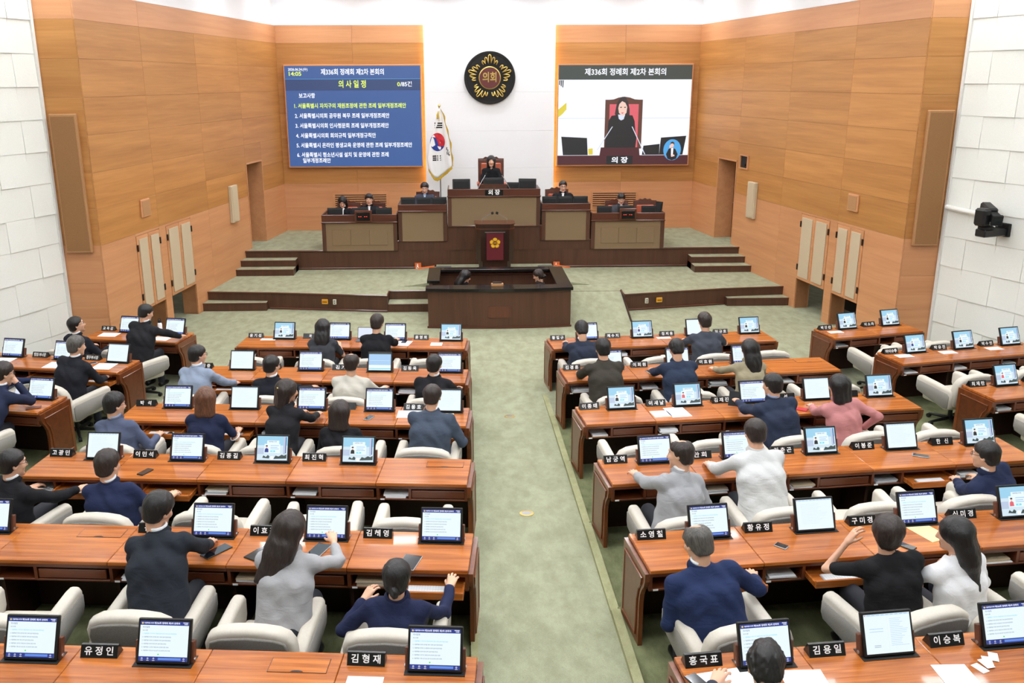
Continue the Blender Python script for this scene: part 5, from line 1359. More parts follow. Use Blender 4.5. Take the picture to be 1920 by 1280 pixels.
# head template ------------------------------------------------------
def head_template(fem):
    k = 0.94 if fem else 1.0
    g = Grid((-0.11, -0.135, -0.235), (0.11, 0.14, 0.14), 0.0062)
    d = g_ell(g, (0, -0.014, 0.03), (0.077, 0.097, 0.088))
    d = smin(d, g_ell(g, (0, 0.022, -0.045), (0.058 * k, 0.066, 0.076)), 0.035)
    d = smin(d, g_ell(g, (0, 0.066, -0.098), (0.026 * k, 0.024, 0.018)), 0.03)
    d = smin(d, g_rc(g, (0, -0.022, -0.05), (0, -0.045, -0.23), 0.052 * k, 0.060 * k), 0.03)
    for s in (-1, 1):
        d = smin(d, g_ell(g, (s * 0.036, 0.064, -0.02), (0.024, 0.022, 0.022)), 0.02)
        d = smin(d, g_rc(g, (s * 0.012, 0.084, 0.038), (s * 0.045, 0.072, 0.036), 0.009, 0.008), 0.014)
        d = smax(d, -g_ell(g, (s * 0.031, 0.094, 0.016), (0.017, 0.015, 0.010)), 0.010)
        d = smin(d, g_ell(g, (s * 0.031, 0.070, 0.015), (0.014, 0.014, 0.010)), 0.004)
        ear = g_ell(g, (s * 0.081, -0.008, -0.002), (0.010, 0.022, 0.033))
        ear = smax(ear, -g_ell(g, (s * 0.090, -0.002, 0.0), (0.008, 0.012, 0.018)), 0.006)
        d = smin(d, ear, 0.012)
    d = smin(d, g_rc(g, (0, 0.083, 0.022), (0, 0.104, -0.022), 0.0085, 0.013), 0.014)
    for s in (-1, 1): d = smin(d, g_ell(g, (s * 0.012, 0.092, -0.028), (0.009, 0.010, 0.007)), 0.008)
    d = smin(d, g_ell(g, (0, 0.082, -0.057), (0.024, 0.012, 0.0065)), 0.006); d = smin(d, g_ell(g, (0, 0.081, -0.068), (0.020, 0.011, 0.006)), 0.006)
    V, F = nets(g, d, 0)
    c = V[F].mean(1); mi = np.zeros(len(F), np.int32)
    front = c[:, 1] > 0.06
    lips = front & (np.abs(c[:, 0]) < 0.024) & (c[:, 2] < -0.050) & (c[:, 2] > -0.074) & (c[:, 1] > 0.078)
    mi[lips] = 1
    for s in (-1, 1):
        ex = (c[:, 0] - s * 0.031) / 0.016; ez = (c[:, 2] - 0.0145) / 0.0085
        mi[front & (ex ** 2 + ez ** 2 < 1)] = 2
        mi[front & (((c[:, 0] - s * 0.031) / 0.0075) ** 2 + ((c[:, 2] - 0.0145) / 0.0078) ** 2 < 1)] = 3
        mi[front & (np.abs(c[:, 0] - s * 0.032) < 0.018) & (np.abs(c[:, 2] - 0.0375) < 0.0042)] = 3
    return V, F, mi
HEAD = {f: head_template(f) for f in (False, True)}
# hand template: right hand, wrist at origin, fingers +y, palm down
def hand_template():
    g = Grid((-0.085, -0.05, -0.075), (0.06, 0.205, 0.04), 0.0048)
    d = g_rc(g, (0, -0.05, 0), (0, 0.01, 0), 0.024, 0.022)
    kn = [(-0.030, 0.088, 0.004), (-0.010, 0.094, 0.008), (0.010, 0.090, 0.006), (0.029, 0.080, 0.0)]
    for p in kn: d = smin(d, g_rc(g, (p[0] * 0.45, 0.01, 0.0), p, 0.017, 0.0115), 0.014)
    for p, L, sp in zip(kn, (0.072, 0.080, 0.074, 0.058), (-0.16, -0.04, 0.06, 0.2)):
        q = np.array(p); a = 0.15
        for fr, r0, r1, da in ((0.46, 0.0098, 0.0090, 0.45), (0.32, 0.0090, 0.0082, 0.45), (0.22, 0.0082, 0.0070, 0)):
            e = q + L * fr * np.array((math.sin(sp) * math.cos(a), math.cos(sp) * math.cos(a), -math.sin(a)))
            d = smin(d, g_rc(g, q, e, r0, r1), 0.004); q = e; a += da
    d = smin(d, g_rc(g, (-0.016, 0.018, -0.004), (-0.044, 0.052, -0.016), 0.015, 0.0115), 0.012)
    d = smin(d, g_rc(g, (-0.044, 0.052, -0.016), (-0.054, 0.080, -0.024), 0.0108, 0.0096), 0.004); d = smin(d, g_rc(g, (-0.054, 0.080, -0.024), (-0.056, 0.100, -0.032), 0.0094, 0.0078), 0.004)
    return nets(g, d, 0)
HAND_V, HAND_F = hand_template()
# hair templates -------------------------------------------------------
def hair_template(style):
    lowz = {'long': -0.45, 'longside': -0.45, 'bob': -0.2, 'bobshort': -0.16, 'bun': -0.17}.get(style, -0.13)
    g = Grid((-0.15, -0.23, lowz), (0.15, 0.15, 0.165), 0.0078 if lowz > -0.3 else 0.0088)
    cap = g_ell(g, (0, -0.016, 0.034), (0.094, 0.110, 0.097))
    nape = g_ell(g, (0, -0.058, -0.035), (0.070, 0.054, 0.065))
    wob = 0.0026 * np.sin(g.x * 95 + 18 * g.z + 3 * np.sin(g.y * 40)) * np.sin(g.y * 60 + 12 * g.z) + 0.0018 * np.sin(g.x * 210 + g.y * 150) * np.sin(g.z * 130)
    def hairline(ky, kz, t): return ky * g.y - kz * g.z - t
    if style in ('short', 'shortfull', 'thin', 'bald', 'fringe', 'spiky'):
        d = smin(cap, nape, 0.03)
        if style == 'shortfull': d = smin(d, g_ell(g, (0, -0.01, 0.062), (0.086, 0.100, 0.085)), 0.02)
        if style == 'fringe': d = smin(d, g_ell(g, (0, 0.02, 0.06), (0.090, 0.088, 0.085)), 0.02)
        if style == 'spiky': d = smin(d, g_ell(g, (0.005, 0.01, 0.075), (0.070, 0.085, 0.075)), 0.02); wob = wob * 2.4
        cut = hairline(0.80, 0.60, 0.022 if style != 'fringe' else 0.036)
        side = 0.9 * g.y - 0.25 * g.z - 0.004
        side = smin(side - 0.012, (0.034 - g.z) + 0 * g.x, 0.01)
        d = smax(d, cut, 0.012); d = smax(d, side, 0.012); d = smax(d, -0.078 - g.z + 0 * g.x, 0.016)
        if style == 'thin': d = d + 0.006
        if style == 'bald': d = smax(d, -g_ell(g, (0, -0.005, 0.135), (0.050, 0.075, 0.040)), 0.012)
        d = d + wob
    elif style == 'bun':
        d = smin(cap, nape, 0.04); d = smax(d, hairline(0.78, 0.62, 0.022), 0.012); d = smax(d, -0.11 - g.z + 0 * g.x, 0.012)
        d = smin(d, g_ell(g, (0.0, -0.120, -0.055), (0.038, 0.032, 0.036)) + wob * 2, 0.012)
        d = smin(d, g_rc(g, (0.07, 0.02, 0.0), (0.066, 0.01, -0.09), 0.008, 0.004), 0.01); d = smin(d, g_rc(g, (-0.07, -0.02, -0.03), (-0.062, -0.03, -0.13), 0.008, 0.004), 0.01)
        d = d + wob
    else:
        d = g_ell(g, (0, -0.020, 0.034), (0.100, 0.116, 0.106))
        if style == 'bobshort': d = smin(g_ell(g, (0, -0.022, 0.030), (0.106, 0.118, 0.108)), g_ell(g, (0, -0.055, -0.04), (0.078, 0.062, 0.072)), 0.03)
        zb = {'bob': -0.145, 'bobshort': -0.105, 'long': -0.36, 'longside': -0.36}[style]
        for s in ((-1, 0, 1) if style != 'bobshort' else ()):
            for yy in (-0.06, -0.02):
                d = smin(d, g_rc(g, (s * 0.052, yy - 0.01, 0.02), (s * 0.058, yy - 0.018 - (0.035 if zb < -0.3 else 0), max(zb, -0.17)), 0.046, 0.040), 0.04)
        if zb < -0.3:
            ox = -0.05 if style == 'longside' else 0.0
            for s in (-1, 0, 1): d = smin(d, g_rc(g, (s * 0.05, -0.09, -0.10), (s * 0.042 + ox, -0.135, zb), 0.048, 0.026), 0.04)
        # open the face
        d = smax(d, -g_ell(g, (0, 0.115, -0.045), (0.062, 0.085, 0.105)), 0.015)
        d = smax(d, -g_rc(g, (0, 0.06, -0.12), (0, 0.05, -0.3), 0.066, 0.075), 0.015)
        d = d + wob * 1.1
    V, F = nets(g, d, 1)
    return V, F
HAIR = {}
def hair_mesh(style, mat):
    key = (style, mat)
    if key not in HAIR:
        if style not in HAIR: HAIR[style] = hair_template(style)
        V, F = HAIR[style]; HAIR[key] = np_mesh('hair', V, F, [mat])
    return HAIR[key]
def rotm(yaw, pitch, roll):      # yaw > 0 turns to the right, pitch > 0 looks down, roll > 0 tilts to the right
    return np.array(Matrix.Rotation(-yaw, 3, 'Z') @ Matrix.Rotation(-pitch, 3, 'X') @ Matrix.Rotation(roll, 3, 'Y'))
def nrm(v): return v / (np.linalg.norm(v) + 1e-9)
CLOTH = {}
def cloth(c, sp=0.05):
    if c not in CLOTH: clothmat('cloth %d %d %d' % c, rgb(*c), sp); CLOTH[c] = 'cloth %d %d %d' % c
    return CLOTH[c]
def person(label, row=None, X=0, hn=-1.16, head=None, h=1.15, loc=None, rotz=None, yaw=0.0, pitch=0.15, roll=0.0, tw=0.0, rh=None, lh=None, rpole=None, lpole=None,
           fem=False, hair='short', hairc='hair black', top=(40, 42, 50), shirt=(236, 238, 242), sleeve=1.0, kind='suit', glasses=False, hz=0.52, wide=1.0, legs=True, sd=0, hscale=1.08, badge=False, trim=None, hx=0.0):
    """head=(X, n) in row coordinates or local when loc is given; hands (X, n, z) likewise"""
    if row:
        r = ROWS[row]; base = r.w(X, hn); rz = r.a
        def L(p): return np.array((p[0] - X, p[1] - hn, p[2]))
    else:
        base = loc; rz = rotz
        def L(p): return np.array(p, float)
    t = thing('person', label, 'person', base, rz)
    H = np.array((hx, 0.0, hz)); Hd = L((head[0], head[1], h)); u = nrm(Hd - H)
    hs = hscale * (0.97 if fem else 1.0)
    nd = nrm(0.5 * u + 0.5 * np.array((0, 0, 1.0)))
    N = Hd - nd * 0.162 * hs - np.array((math.sin(tw), math.cos(tw), 0)) * 0.03
    up = nrm(N - H); fw = np.array((math.sin(tw), math.cos(tw), 0.0)); side = nrm(np.cross(fw, up)); fwd = np.cross(up, side)
    wd = wide * (0.90 if fem else 1.0)
    T = H + 0.60 * (N - H) - fwd * 0.03
    sw = 0.188 * wd
    S = {1: N - up * 0.062 + side * sw, -1: N - up * 0.062 - side * sw}
    Wr, El, bare = {}, {}, {}
    for s, hd, pole in ((1, rh, rpole), (-1, lh, lpole)):
        w = L(hd) if hd is not None else H + side * 0.13 * s + np.array((0, 0.34, 0.17))
        w = np.array(w) + np.array((0, 0, 0.03)) if hd is not None else w
        a, b = 0.295, 0.255
        dv = w - S[s]; D = np.linalg.norm(dv)
        if D > (a + b) * 0.985: w = S[s] + dv / D * (a + b) * 0.985; D = (a + b) * 0.985
        D = max(D, 0.14)
        ca = (a * a + D * D - b * b) / (2 * a * D); dn = nrm(w - S[s])
        pl_ = np.array(pole if pole is not None else (0.55 * s, -0.45, -0.75)); pl_ = nrm(pl_ - dn * (pl_ @ dn))
        E = S[s] + dn * a * ca + pl_ * a * math.sqrt(max(0, 1 - ca * ca))
        Wr[s], El[s] = w, E
    vox = 0.0125
    # garment -----------------------------------------------------------
    pts = [H + side * .25, H - side * .25, N + up * .1, H + fwd * .2, H - fwd * .2] + list(Wr.values()) + list(El.values()) + list(S.values())
    lo = np.min(pts, 0) - 0.11; hi = np.max(pts, 0) + 0.11; lo[2] = max(lo[2], hz - 0.15)
    g = Grid(lo, hi, vox)
    d = None
    R1, R2, R3 = (0.134, 0.128, 0.094) if not fem else (0.122, 0.108, 0.082)
    for s in (-1, 1):
        for q in (g_rc(g, H + side * (0.085 if fem else 0.098) * s * wd, T + side * 0.088 * s * wd, R1, R2), g_rc(g, T + side * 0.085 * s * wd, N - up * 0.11 + side * 0.088 * s * wd, R2, R3)):
            d = q if d is None else smin(d, q, 0.05)
    d = smin(d, g_rc(g, H, T + fwd * 0.005, R1, R2), 0.06); d = smin(d, g_rc(g, T + fwd * 0.004, N - up * 0.12, R2, R3 * 1.02), 0.06)
    for s in (-1, 1):
        d = smin(d, g_rc(g, N - up * 0.045, S[s] + up * 0.004 - side * s * 0.015, 0.070, 0.062 * wd ** 0.5), 0.06)
    d = smin(d, g_rc(g, N + nd * 0.005, N - up * 0.06, 0.060, 0.085), 0.04)
    ph = sd * 1.7 + X * 3.1
    for s in (-1, 1):
        e, w = El[s], Wr[s]
        ra, rb, rc_ = (0.061, 0.056, 0.043) if not fem else (0.053, 0.048, 0.038)
        if sleeve < 0.5:
            q = g_rc(g, S[s], S[s] + (e - S[s]) * 0.72, ra, ra * 0.95)
        else:
            wq = e + (w - e) * (0.93 if sleeve >= 1 else sleeve)
            q = smin(g_rc(g, S[s], e, ra, rb), g_rc(g, e, wq, rb, rc_), 0.015)
        d = smin(d, q, 0.05)
    fold_ = 0.0042 * np.sin(g.z * 46 + 6 * np.sin(g.x * 9 + ph) + ph) * np.sin(g.x * 17 + g.y * 13 + ph) + 0.003 * np.sin(g.x * 40 + g.z * 24 + g.y * 30 + 2 * ph)
    d = d + fold_
    if kind in ('suit', 'jacket'):
        tilt = nrm(nd - fwd * 0.35)
        collar = g_ring(g, N + nd * 0.030 + fwd * 0.004, tilt, 0.066, 0.012)
    # neck opening
    d = smax(d, -g_rc(g, N + nd * 0.02 + fwd * 0.02, N + nd * 0.25, 0.052, 0.075), 0.008)
    if kind in ('suit', 'jacket'): d = smin(d, collar, 0.03)
    if fem or kind == 'suit': d = smax(d, -g_rc(g, N - up * 0.02 + fwd * 0.10, N - up * 0.16 + fwd * 0.16, 0.032, 0.012), 0.01)
    V, F = nets(g, d, 1)
    gname = {'suit': 'suit_jacket', 'jacket': 'jacket', 'shirt': 'shirt', 'tee': 'short_sleeved_top', 'dress': 'dress'}[kind]
    go = place(gname, np_mesh(gname, V, F, [cloth(top)]), t)
    if kind in ('suit', 'jacket'):
        ax = Vector(nrm(nd - fwd * 0.35)); bk = Vector(-fwd); bk = (bk - ax * bk.dot(ax)).normalized(); sd_ = ax.cross(bk)
        cc = Vector(N + nd * 0.046 + fwd * 0.004); Vc, Fc = [], []; nn = 22
        for i in range(nn + 1):
            th = math.radians(-128 + 256 * i / nn); rad = bk * math.cos(th) + sd_ * math.sin(th); e = 1 - 0.35 * (abs(th) / 2.3) ** 3
            for rr_, hh in ((0.063, 0.016), (0.0655, 0.021), (0.074, 0.010), (0.092, -0.030 * e), (0.088, -0.036 * e), (0.066, 0.0)): Vc.append(cc + rad * rr_ + ax * hh)
        for i in range(nn):
            for k in range(6): Fc.append((i * 6 + k, i * 6 + (k + 1) % 6, i * 6 + 6 + (k + 1) % 6, i * 6 + 6 + k))
        MB().add(Vc, Fc).build('jacket_collar', cloth(tuple(max(0, int(v * 0.93)) for v in top)), go, smooth=True)
    if trim:
        for s in (-1, 1):
            a_ = S[s] + (El[s] - S[s]) * 0.72; ax = nrm(El[s] - S[s])
            ringm(t, 'sleeve_trim', a_ + ax * 0.05, ax, 0.055, 0.008, cloth(trim), go)
        ringm(t, 'neck_trim', N + nd * 0.02, nrm(nd - fwd * 0.3), 0.066, 0.008, cloth(trim), go)
    # body: head, neck, chest core, arms and hands in one mesh -------------------------
    RH = rotm(yaw, pitch, roll)
    hv, hf, hm_ = HEAD[fem]
    hv2 = hv.copy()
    wgt = np.clip((-hv[:, 2] - 0.07) / 0.13, 0, 1)[:, None]
    rotd = (hv * hs) @ RH.T
    neck_ax = nd
    straight = np.outer(hv[:, 2] * hs, nd) + np.outer(hv[:, 0] * hs, side) + np.outer((hv[:, 1] + 0.02) * hs, nrm(fwd + 0 * nd))
    HV = Hd + rotd * (1 - wgt) + straight * wgt
    parts = [(HV, hf, hm_)]
    lo2 = np.min([N - 0.2, *Wr.values(), *El.values(), *S.values()], 0) - 0.06; hi2 = np.max([N + 0.06, *Wr.values(), *El.values(), *S.values()], 0) + 0.06
    g2 = Grid(lo2, hi2, 0.0125)
    c2 = g_rc(g2, N + nd * 0.03, N - up * 0.10, 0.045, 0.06)
    for s in (-1, 1):
        c2 = smin(c2, g_rc(g2, N - up * 0.08, S[s] - up * 0.01, 0.045, 0.04), 0.03)
        f_ = 0.9 if not fem else 0.8
        c2 = smin(c2, g_rc(g2, S[s] - up * 0.005, El[s], 0.042 * f_, 0.038 * f_), 0.02); c2 = smin(c2, g_rc(g2, El[s], El[s] + (Wr[s] - El[s]) * 0.97, 0.040 * f_, 0.026 * f_), 0.01)
    bv, bf = nets(g2, c2, 1)
    parts.append((bv, bf, np.zeros(len(bf), np.int32)))
    for s in (-1, 1):
        fa = nrm(Wr[s] - El[s]); fy = nrm(np.array((fa[0], fa[1], fa[2] * 0.35 if fa[2] < 0 else fa[2])))
        fz_ = np.array((0, 0, 1.0)); fxv = nrm(np.cross(fy, fz_)); fz_ = np.cross(fxv, fy)
        hv_ = HAND_V * (1.0 if not fem else 0.92); hv_ = hv_ * np.array((s, 1, 1)) * hs
        ff = HAND_F if s > 0 else HAND_F[:, ::-1]
        parts.append((Wr[s] + hv_[:, :1] * fxv + hv_[:, 1:2] * fy + hv_[:, 2:3] * fz_, ff, np.zeros(len(ff), np.int32)))
    off = 0; VV, FF, MM = [], [], []
    for v, f, m in parts:
        VV.append(v); FF.append(f + off); MM.append(m); off += len(v)
    place('body', np_mesh('body', np.concatenate(VV), np.concatenate(FF), ['skin', 'lip', 'eye white', 'eye dark'], np.concatenate(MM)), t)
    # hair, collar, cuffs, glasses
    ho = place('hair', hair_mesh(hair, hairc), t, tuple(Hd))
    ho.rotation_euler = Matrix(RH.tolist()).to_euler(); ho.scale = (hs, hs, hs)
    if kind == 'suit' and shirt:
        ringm(t, 'shirt_collar', N + nd * 0.070 + fwd * 0.006, nrm(nd - fwd * 0.35), 0.060, 0.011, cloth(shirt), None, 1.7)
        MB().add([tuple(N + nd * 0.03 + side * a + fwd * (b + 0.0)) for a, b in ((-0.045, 0.055), (0.045, 0.055))] + [tuple(N - up * 0.17 + fwd * 0.145), tuple(N - up * 0.05 + fwd * 0.118)], [(0, 2, 1), (0, 3, 1)]).build('shirt_front', cloth(shirt), t)
        for s in (-1, 1):
            if sleeve >= 1:
                fa = nrm(Wr[s] - El[s]); ringm(t, 'shirt_cuff', Wr[s] - fa * 0.012, fa, 0.031, 0.008, cloth(shirt), None, 1.4)
    if badge:
        p = N - up * 0.2 + side * 0.08 + fwd * 0.125
        MB().box(-0.035, 0.035, -0.004, 0.004, -0.014, 0.014).build('name_badge', 'plate white', t, tuple(p))
    if glasses:
        gm = MB()
        for s in (-1, 1):
            c = np.array((s * 0.032, 0.098, 0.014)); pts_ = [tuple(Hd + RH @ ((c + np.array((0.022 * math.cos(a), -0.004 * abs(math.cos(a)), 0.016 * math.sin(a)))) * hs)) for a in np.linspace(0, 2 * PI, 13)]
            gm.tube(pts_, 0.002, 5)
            gm.tube([tuple(Hd + RH @ (np.array(q) * hs)) for q in ((s * 0.054, 0.092, 0.017), (s * 0.078, 0.06, 0.017), (s * 0.086, 0.0, 0.014), (s * 0.084, -0.02, -0.004))], 0.002, 5)
        gm.tube([tuple(Hd + RH @ (np.array(q) * hs)) for q in ((-0.011, 0.1, 0.016), (0.011, 0.1, 0.016))], 0.002, 5)
        gm.build('glasses', 'black plastic', t)
    # trousers and shoes (under the desk)
    if legs:
        kz = hz - 0.01
        g3 = Grid((hx - 0.32, -0.19, 0.03), (hx + 0.32, 0.62, hz + 0.14), 0.021)
        d3 = None
        for s in (-1, 1):
            hp = H + np.array((s * 0.09, 0.0, -0.01)); kn_ = np.array((hx + s * 0.115, 0.42, kz)); an = np.array((hx + s * 0.115, 0.38, 0.09))
            q = smin(g_rc(g3, hp, kn_, 0.09, 0.065), g_rc(g3, kn_, an, 0.065, 0.052), 0.03)
            d3 = q if d3 is None else smin(d3, q, 0.03)
            MB().tube([tuple(an + np.array((0, -0.05, -0.05))), tuple(an + np.array((0, 0.04, -0.045))), tuple(an + np.array((0, 0.15, -0.06))), tuple(an + np.array((0, 0.20, -0.065)))], [0.036, 0.042, 0.036, 0.018], 8).build('shoe', 'shoe', t, smooth=True)
        d3 = smin(d3, g_rc(g3, H + np.array((-0.07, -0.02, 0)), H + np.array((0.07, -0.02, 0)), 0.115, 0.115), 0.04)
        V, F = nets(g3, d3, 1)
        place('trousers', np_mesh('trousers', V, F, ['trousers']), t)
    return t
def ringm(t, name, c, ax, R, r, mat, parent=None, tall=1.0):
    ax = Vector(ax).normalized(); a = ax.orthogonal().normalized(); b = ax.cross(a)
    V, F = [], []; n, m = 20, 6
    for i in range(n):
        th = 2 * PI * i / n; rad = a * math.cos(th) + b * math.sin(th)
        for k in range(m):
            ph = 2 * PI * k / m; V.append(Vector(c) + rad * (R + r * 0.7 * math.cos(ph)) + ax * (r * tall * math.sin(ph)))
    for i in range(n):
        for k in range(m): F.append((i * m + k, ((i + 1) % n) * m + k, ((i + 1) % n) * m + (k + 1) % m, i * m + (k + 1) % m))
    return MB().add(V, F).build(name, mat, parent or t, smooth=True)

NAVY, BLACK, SLATE = (40, 48, 78), (32, 32, 36), (62, 72, 90)
P = person
# ---- left block
P('woman with long black hair in dark grey short-sleeved jacket, left front row', 'L1', -2.10, head=(-2.10, -0.93), h=1.12, hn=-1.12, fem=True, hair='long', top=(58, 60, 66), sleeve=0.3, kind='tee', rh=(-1.93, -0.62, 0.72), lh=(-2.3, -0.45, 0.74), sd=1)
P('man in plain black shirt sitting upright in left front row', 'L1', -1.30, head=(-1.29, -0.87), h=1.18, hn=-1.10, hair='shortfull', hairc='hair dark brown', top=(26, 26, 30), kind='shirt', sleeve=0.6, rh=(-1.08, -0.33, 0.74), lh=(-1.5, -0.4, 0.74), sd=2, pitch=0.25, yaw=0.15)
P('man in light grey-blue suit with glasses, left end of second row', 'L2', -3.46, head=(-3.43, -0.98), h=1.18, hn=-1.16, hair='short', top=(140, 152, 172), shirt=(228, 232, 238), yaw=0.75, tw=0.25, glasses=True, rh=(-3.07, -0.60, 0.63), lh=(-3.5, -0.6, 0.62), sd=3)
P('man in black cardigan with white collar, left second row', 'L2', -2.42, head=(-2.42, -1.14), h=1.10, hn=-1.20, hair='short', top=(28, 30, 38), yaw=0.45, rh=(-2.04, -0.72, 0.63), lh=(-2.55, -0.6, 0.62), sd=4, glasses=True)
P('man in pale beige shirt-jacket with thinning crown, left second row', 'L2', -1.43, head=(-1.41, -1.08), h=1.12, hn=-1.18, hair='bald', hairc='hair dark brown', top=(196, 192, 180), kind='shirt', rh=(-1.07, -0.70, 0.63), lh=(-1.6, -0.65, 0.62), sd=5, pitch=0.2)
P('man in black suit beside the aisle, left second row', 'L2', -0.38, head=(-0.35, -1.08), h=1.12, hn=-1.18, hair='short', top=BLACK, rh=(-0.07, -0.70, 0.63), lh=(-0.5, -0.6, 0.62), sd=6, yaw=0.2)
P('man in mottled blue-grey jacket with glasses, left end of third row', 'L3', -3.75, head=(-3.78, -1.12), h=1.10, hn=-1.18, hair='shortfull', top=(84, 92, 116), shirt=(150, 160, 186), yaw=0.7, tw=0.2, glasses=True, rh=(-3.45, -0.9, 0.62), lh=(-3.9, -0.75, 0.6), sd=7)
P('woman with brown bob in navy dress with white trim, left third row', 'L3', -2.80, head=(-2.80, -1.02), h=1.15, hn=-1.16, fem=True, hair='bob', hairc='hair brown', top=(34, 40, 66), kind='dress', sleeve=0.3, rh=(-2.58, -0.72, 0.63), lh=(-3.0, -0.6, 0.62), trim=(232, 232, 236), sd=8)
P('woman in black jacket turning right, pale hair clip, left third row', 'L3', -2.0, head=(-1.94, -0.87), h=1.20, hn=-1.10, fem=True, hair='bob', hairc='hair dark brown', top=(36, 36, 40), kind='jacket', yaw=1.0, tw=0.25, rh=(-1.72, -0.45, 0.74), lh=(-1.95, -0.4, 0.74), sd=9, hx=0.0, roll=0.1)
P('woman with short black bob in black jacket, left third row', 'L3', -1.32, head=(-1.31, -1.10), h=1.05, hn=-1.16, fem=True, hair='bob', hairc='hair dark brown', top=(30, 30, 34), kind='jacket', yaw=0.2, sd=10, hz=0.48)
P('man in slate blue suit beside the aisle, left third row', 'L3', -0.36, head=(-0.33, -0.98), h=1.20, hn=-1.16, hair='short', hairc='hair dark brown', top=(72, 82, 98), rh=(-0.07, -0.78, 0.64), lh=(-0.5, -0.55, 0.7), sd=11, pitch=0.3, yaw=0.1, wide=1.05)
P('man in black suit with glasses at left edge, fourth row', 'L4', -4.08, head=(-4.02, -1.16), h=1.10, hn=-1.20, hair='short', top=(30, 30, 34), yaw=0.75, tw=0.45, glasses=True, rh=(-3.66, -0.78, 0.64), lh=(-4.2, -0.7, 0.6), sd=12)
P('man with parted hair in navy suit, left fourth row', 'L4', -3.12, head=(-3.15, -1.16), h=1.10, hn=-1.20, hair='shortfull', hairc='hair dark brown', top=(36, 44, 74), yaw=0.3, rh=(-2.76, -0.85, 0.62), lh=(-3.3, -0.7, 0.6), sd=13, pitch=0.1)
P('man in charcoal suit leaning over desk, left fifth row', 'L5', -2.20, head=(-2.27, -0.74), h=1.24, hn=-1.06, hair='shortfull', top=(42, 46, 54), yaw=0.45, tw=0.12, rh=(-2.06, -0.36, 0.73), lh=(-2.45, -0.42, 0.74), rpole=(0.9, -0.1, -0.4), sd=14, hz=0.55, pitch=0.3, wide=1.06, roll=0.12)
P('woman with long dark hair in light grey blazer, left fifth row', 'L5', -1.28, head=(-1.25, -0.90), h=1.20, hn=-1.14, fem=True, hair='longside', hairc='hair dark brown', top=(168, 168, 170), kind='jacket', rh=(-1.04, -0.50, 0.86), lh=(-1.45, -0.45, 0.74), rpole=(0.9, -0.3, -0.6), sleeve=0.7, sd=15, yaw=0.15, pitch=0.25, roll=0.2, wide=1.08, hz=0.54)
P('woman with dark bun in navy jacket leaning back beside aisle, left fifth row', 'L5', -0.46, head=(-0.44, -1.22), h=1.02, hn=-1.20, fem=True, hair='bun', top=(36, 42, 72), kind='jacket', rh=(-0.12, -0.78, 0.66), lh=(-0.72, -1.02, 0.68), rpole=(0.3, -0.5, -0.8), lpole=(-0.5, -0.9, -0.5), sd=16, pitch=0.1, hz=0.47)
# ---- far left
P('man in dark suit with glasses, leftmost at the far left front desk', 'LA', -1.25, head=(-1.25, -1.22), h=1.12, hn=-1.22, hair='short', top=(34, 36, 44), yaw=0.85, pitch=-0.15, tw=0.3, glasses=True, rh=(-0.95, -0.95, 0.66), lh=(-1.4, -0.8, 0.62), sd=17)
P('man in black suit leaning with straight arm on far left front desk', 'LA', -0.40, head=(-0.29, -0.86), h=1.26, hn=-1.02, hair='short', top=(38, 38, 42), yaw=0.5, pitch=0.35, tw=0.15, rh=(0.02, -0.42, 0.74), lh=(-0.6, -0.5, 0.74), rpole=(0.3, -0.8, 0.4), sd=18, hz=0.56, wide=1.05)
P('grey-haired man in black suit at the second far left desk', 'LB', -0.38, head=(-0.27, -1.00), h=1.20, hn=-1.14, hair='shortfull', hairc='hair grey', top=(36, 37, 44), yaw=0.55, tw=0.15, rh=(-0.14, -0.66, 0.63), lh=(-0.55, -0.6, 0.62), sd=19, wide=1.05)
P('man in navy suit cut by the left edge, only his forearm seen', 'LB', -1.45, head=(-1.60, -1.25), h=1.10, hn=-1.25, hair='short', top=NAVY, rh=(-1.02, -1.02, 0.66), lh=(-1.7, -0.7, 0.62), sd=20)
P('man in navy suit with hand on chin, nearest far left desk', 'LC', -0.52, head=(-0.37, -0.58), h=1.18, hn=-1.02, hair='shortfull', hairc='hair dark brown', top=(40, 46, 70), yaw=0.6, pitch=0.25, tw=0.1, glasses=True, rh=(-0.30, -0.47, 1.0), lh=(-0.62, -0.45, 0.74), rpole=(0.5, 0.2, -0.9), sd=21)
# ---- right block
P('man in navy suit with bowed head beside the aisle, right front row', 'R1', 0.36, head=(0.34, -0.96), h=1.10, hn=-1.14, hair='shortfull', top=(44, 50, 66), pitch=0.6, rh=(0.5, -0.45, 0.74), lh=(0.2, -0.5, 0.74), sd=22)
P('man in dark slate short-sleeved shirt, right front row', 'R1', 2.24, head=(2.23, -0.98), h=1.17, hn=-1.16, hair='fringe', hairc='hair dark brown', top=(66, 70, 80), kind='tee', sleeve=0.3, rh=(2.52, -0.65, 0.74), lh=(2.05, -0.6, 0.74), rpole=(0.9, -0.4, -0.4), lpole=(-0.9, -0.4, -0.4), sd=23, pitch=0.2, wide=1.05)
P('man in dark olive suit beside the aisle, right second row', 'R2', 0.42, head=(0.40, -0.83), h=1.22, hn=-1.08, hair='shortfull', top=(62, 58, 52), shirt=None, pitch=0.3, rh=(0.6, -0.42, 0.74), lh=(0.2, -0.42, 0.74), rpole=(0.9, -0.3, -0.6), lpole=(-0.9, -0.3, -0.6), sd=24, wide=1.05)
P('man in navy suit bending over papers, right second row', 'R2', 1.40, head=(1.37, -0.88), h=1.20, hn=-1.12, hair='short', top=(44, 54, 74), shirt=None, pitch=0.5, rh=(1.56, -0.45, 0.74), lh=(1.2, -0.45, 0.74), rpole=(0.9, -0.3, -0.6), lpole=(-0.9, -0.3, -0.6), sd=25, wide=1.05)
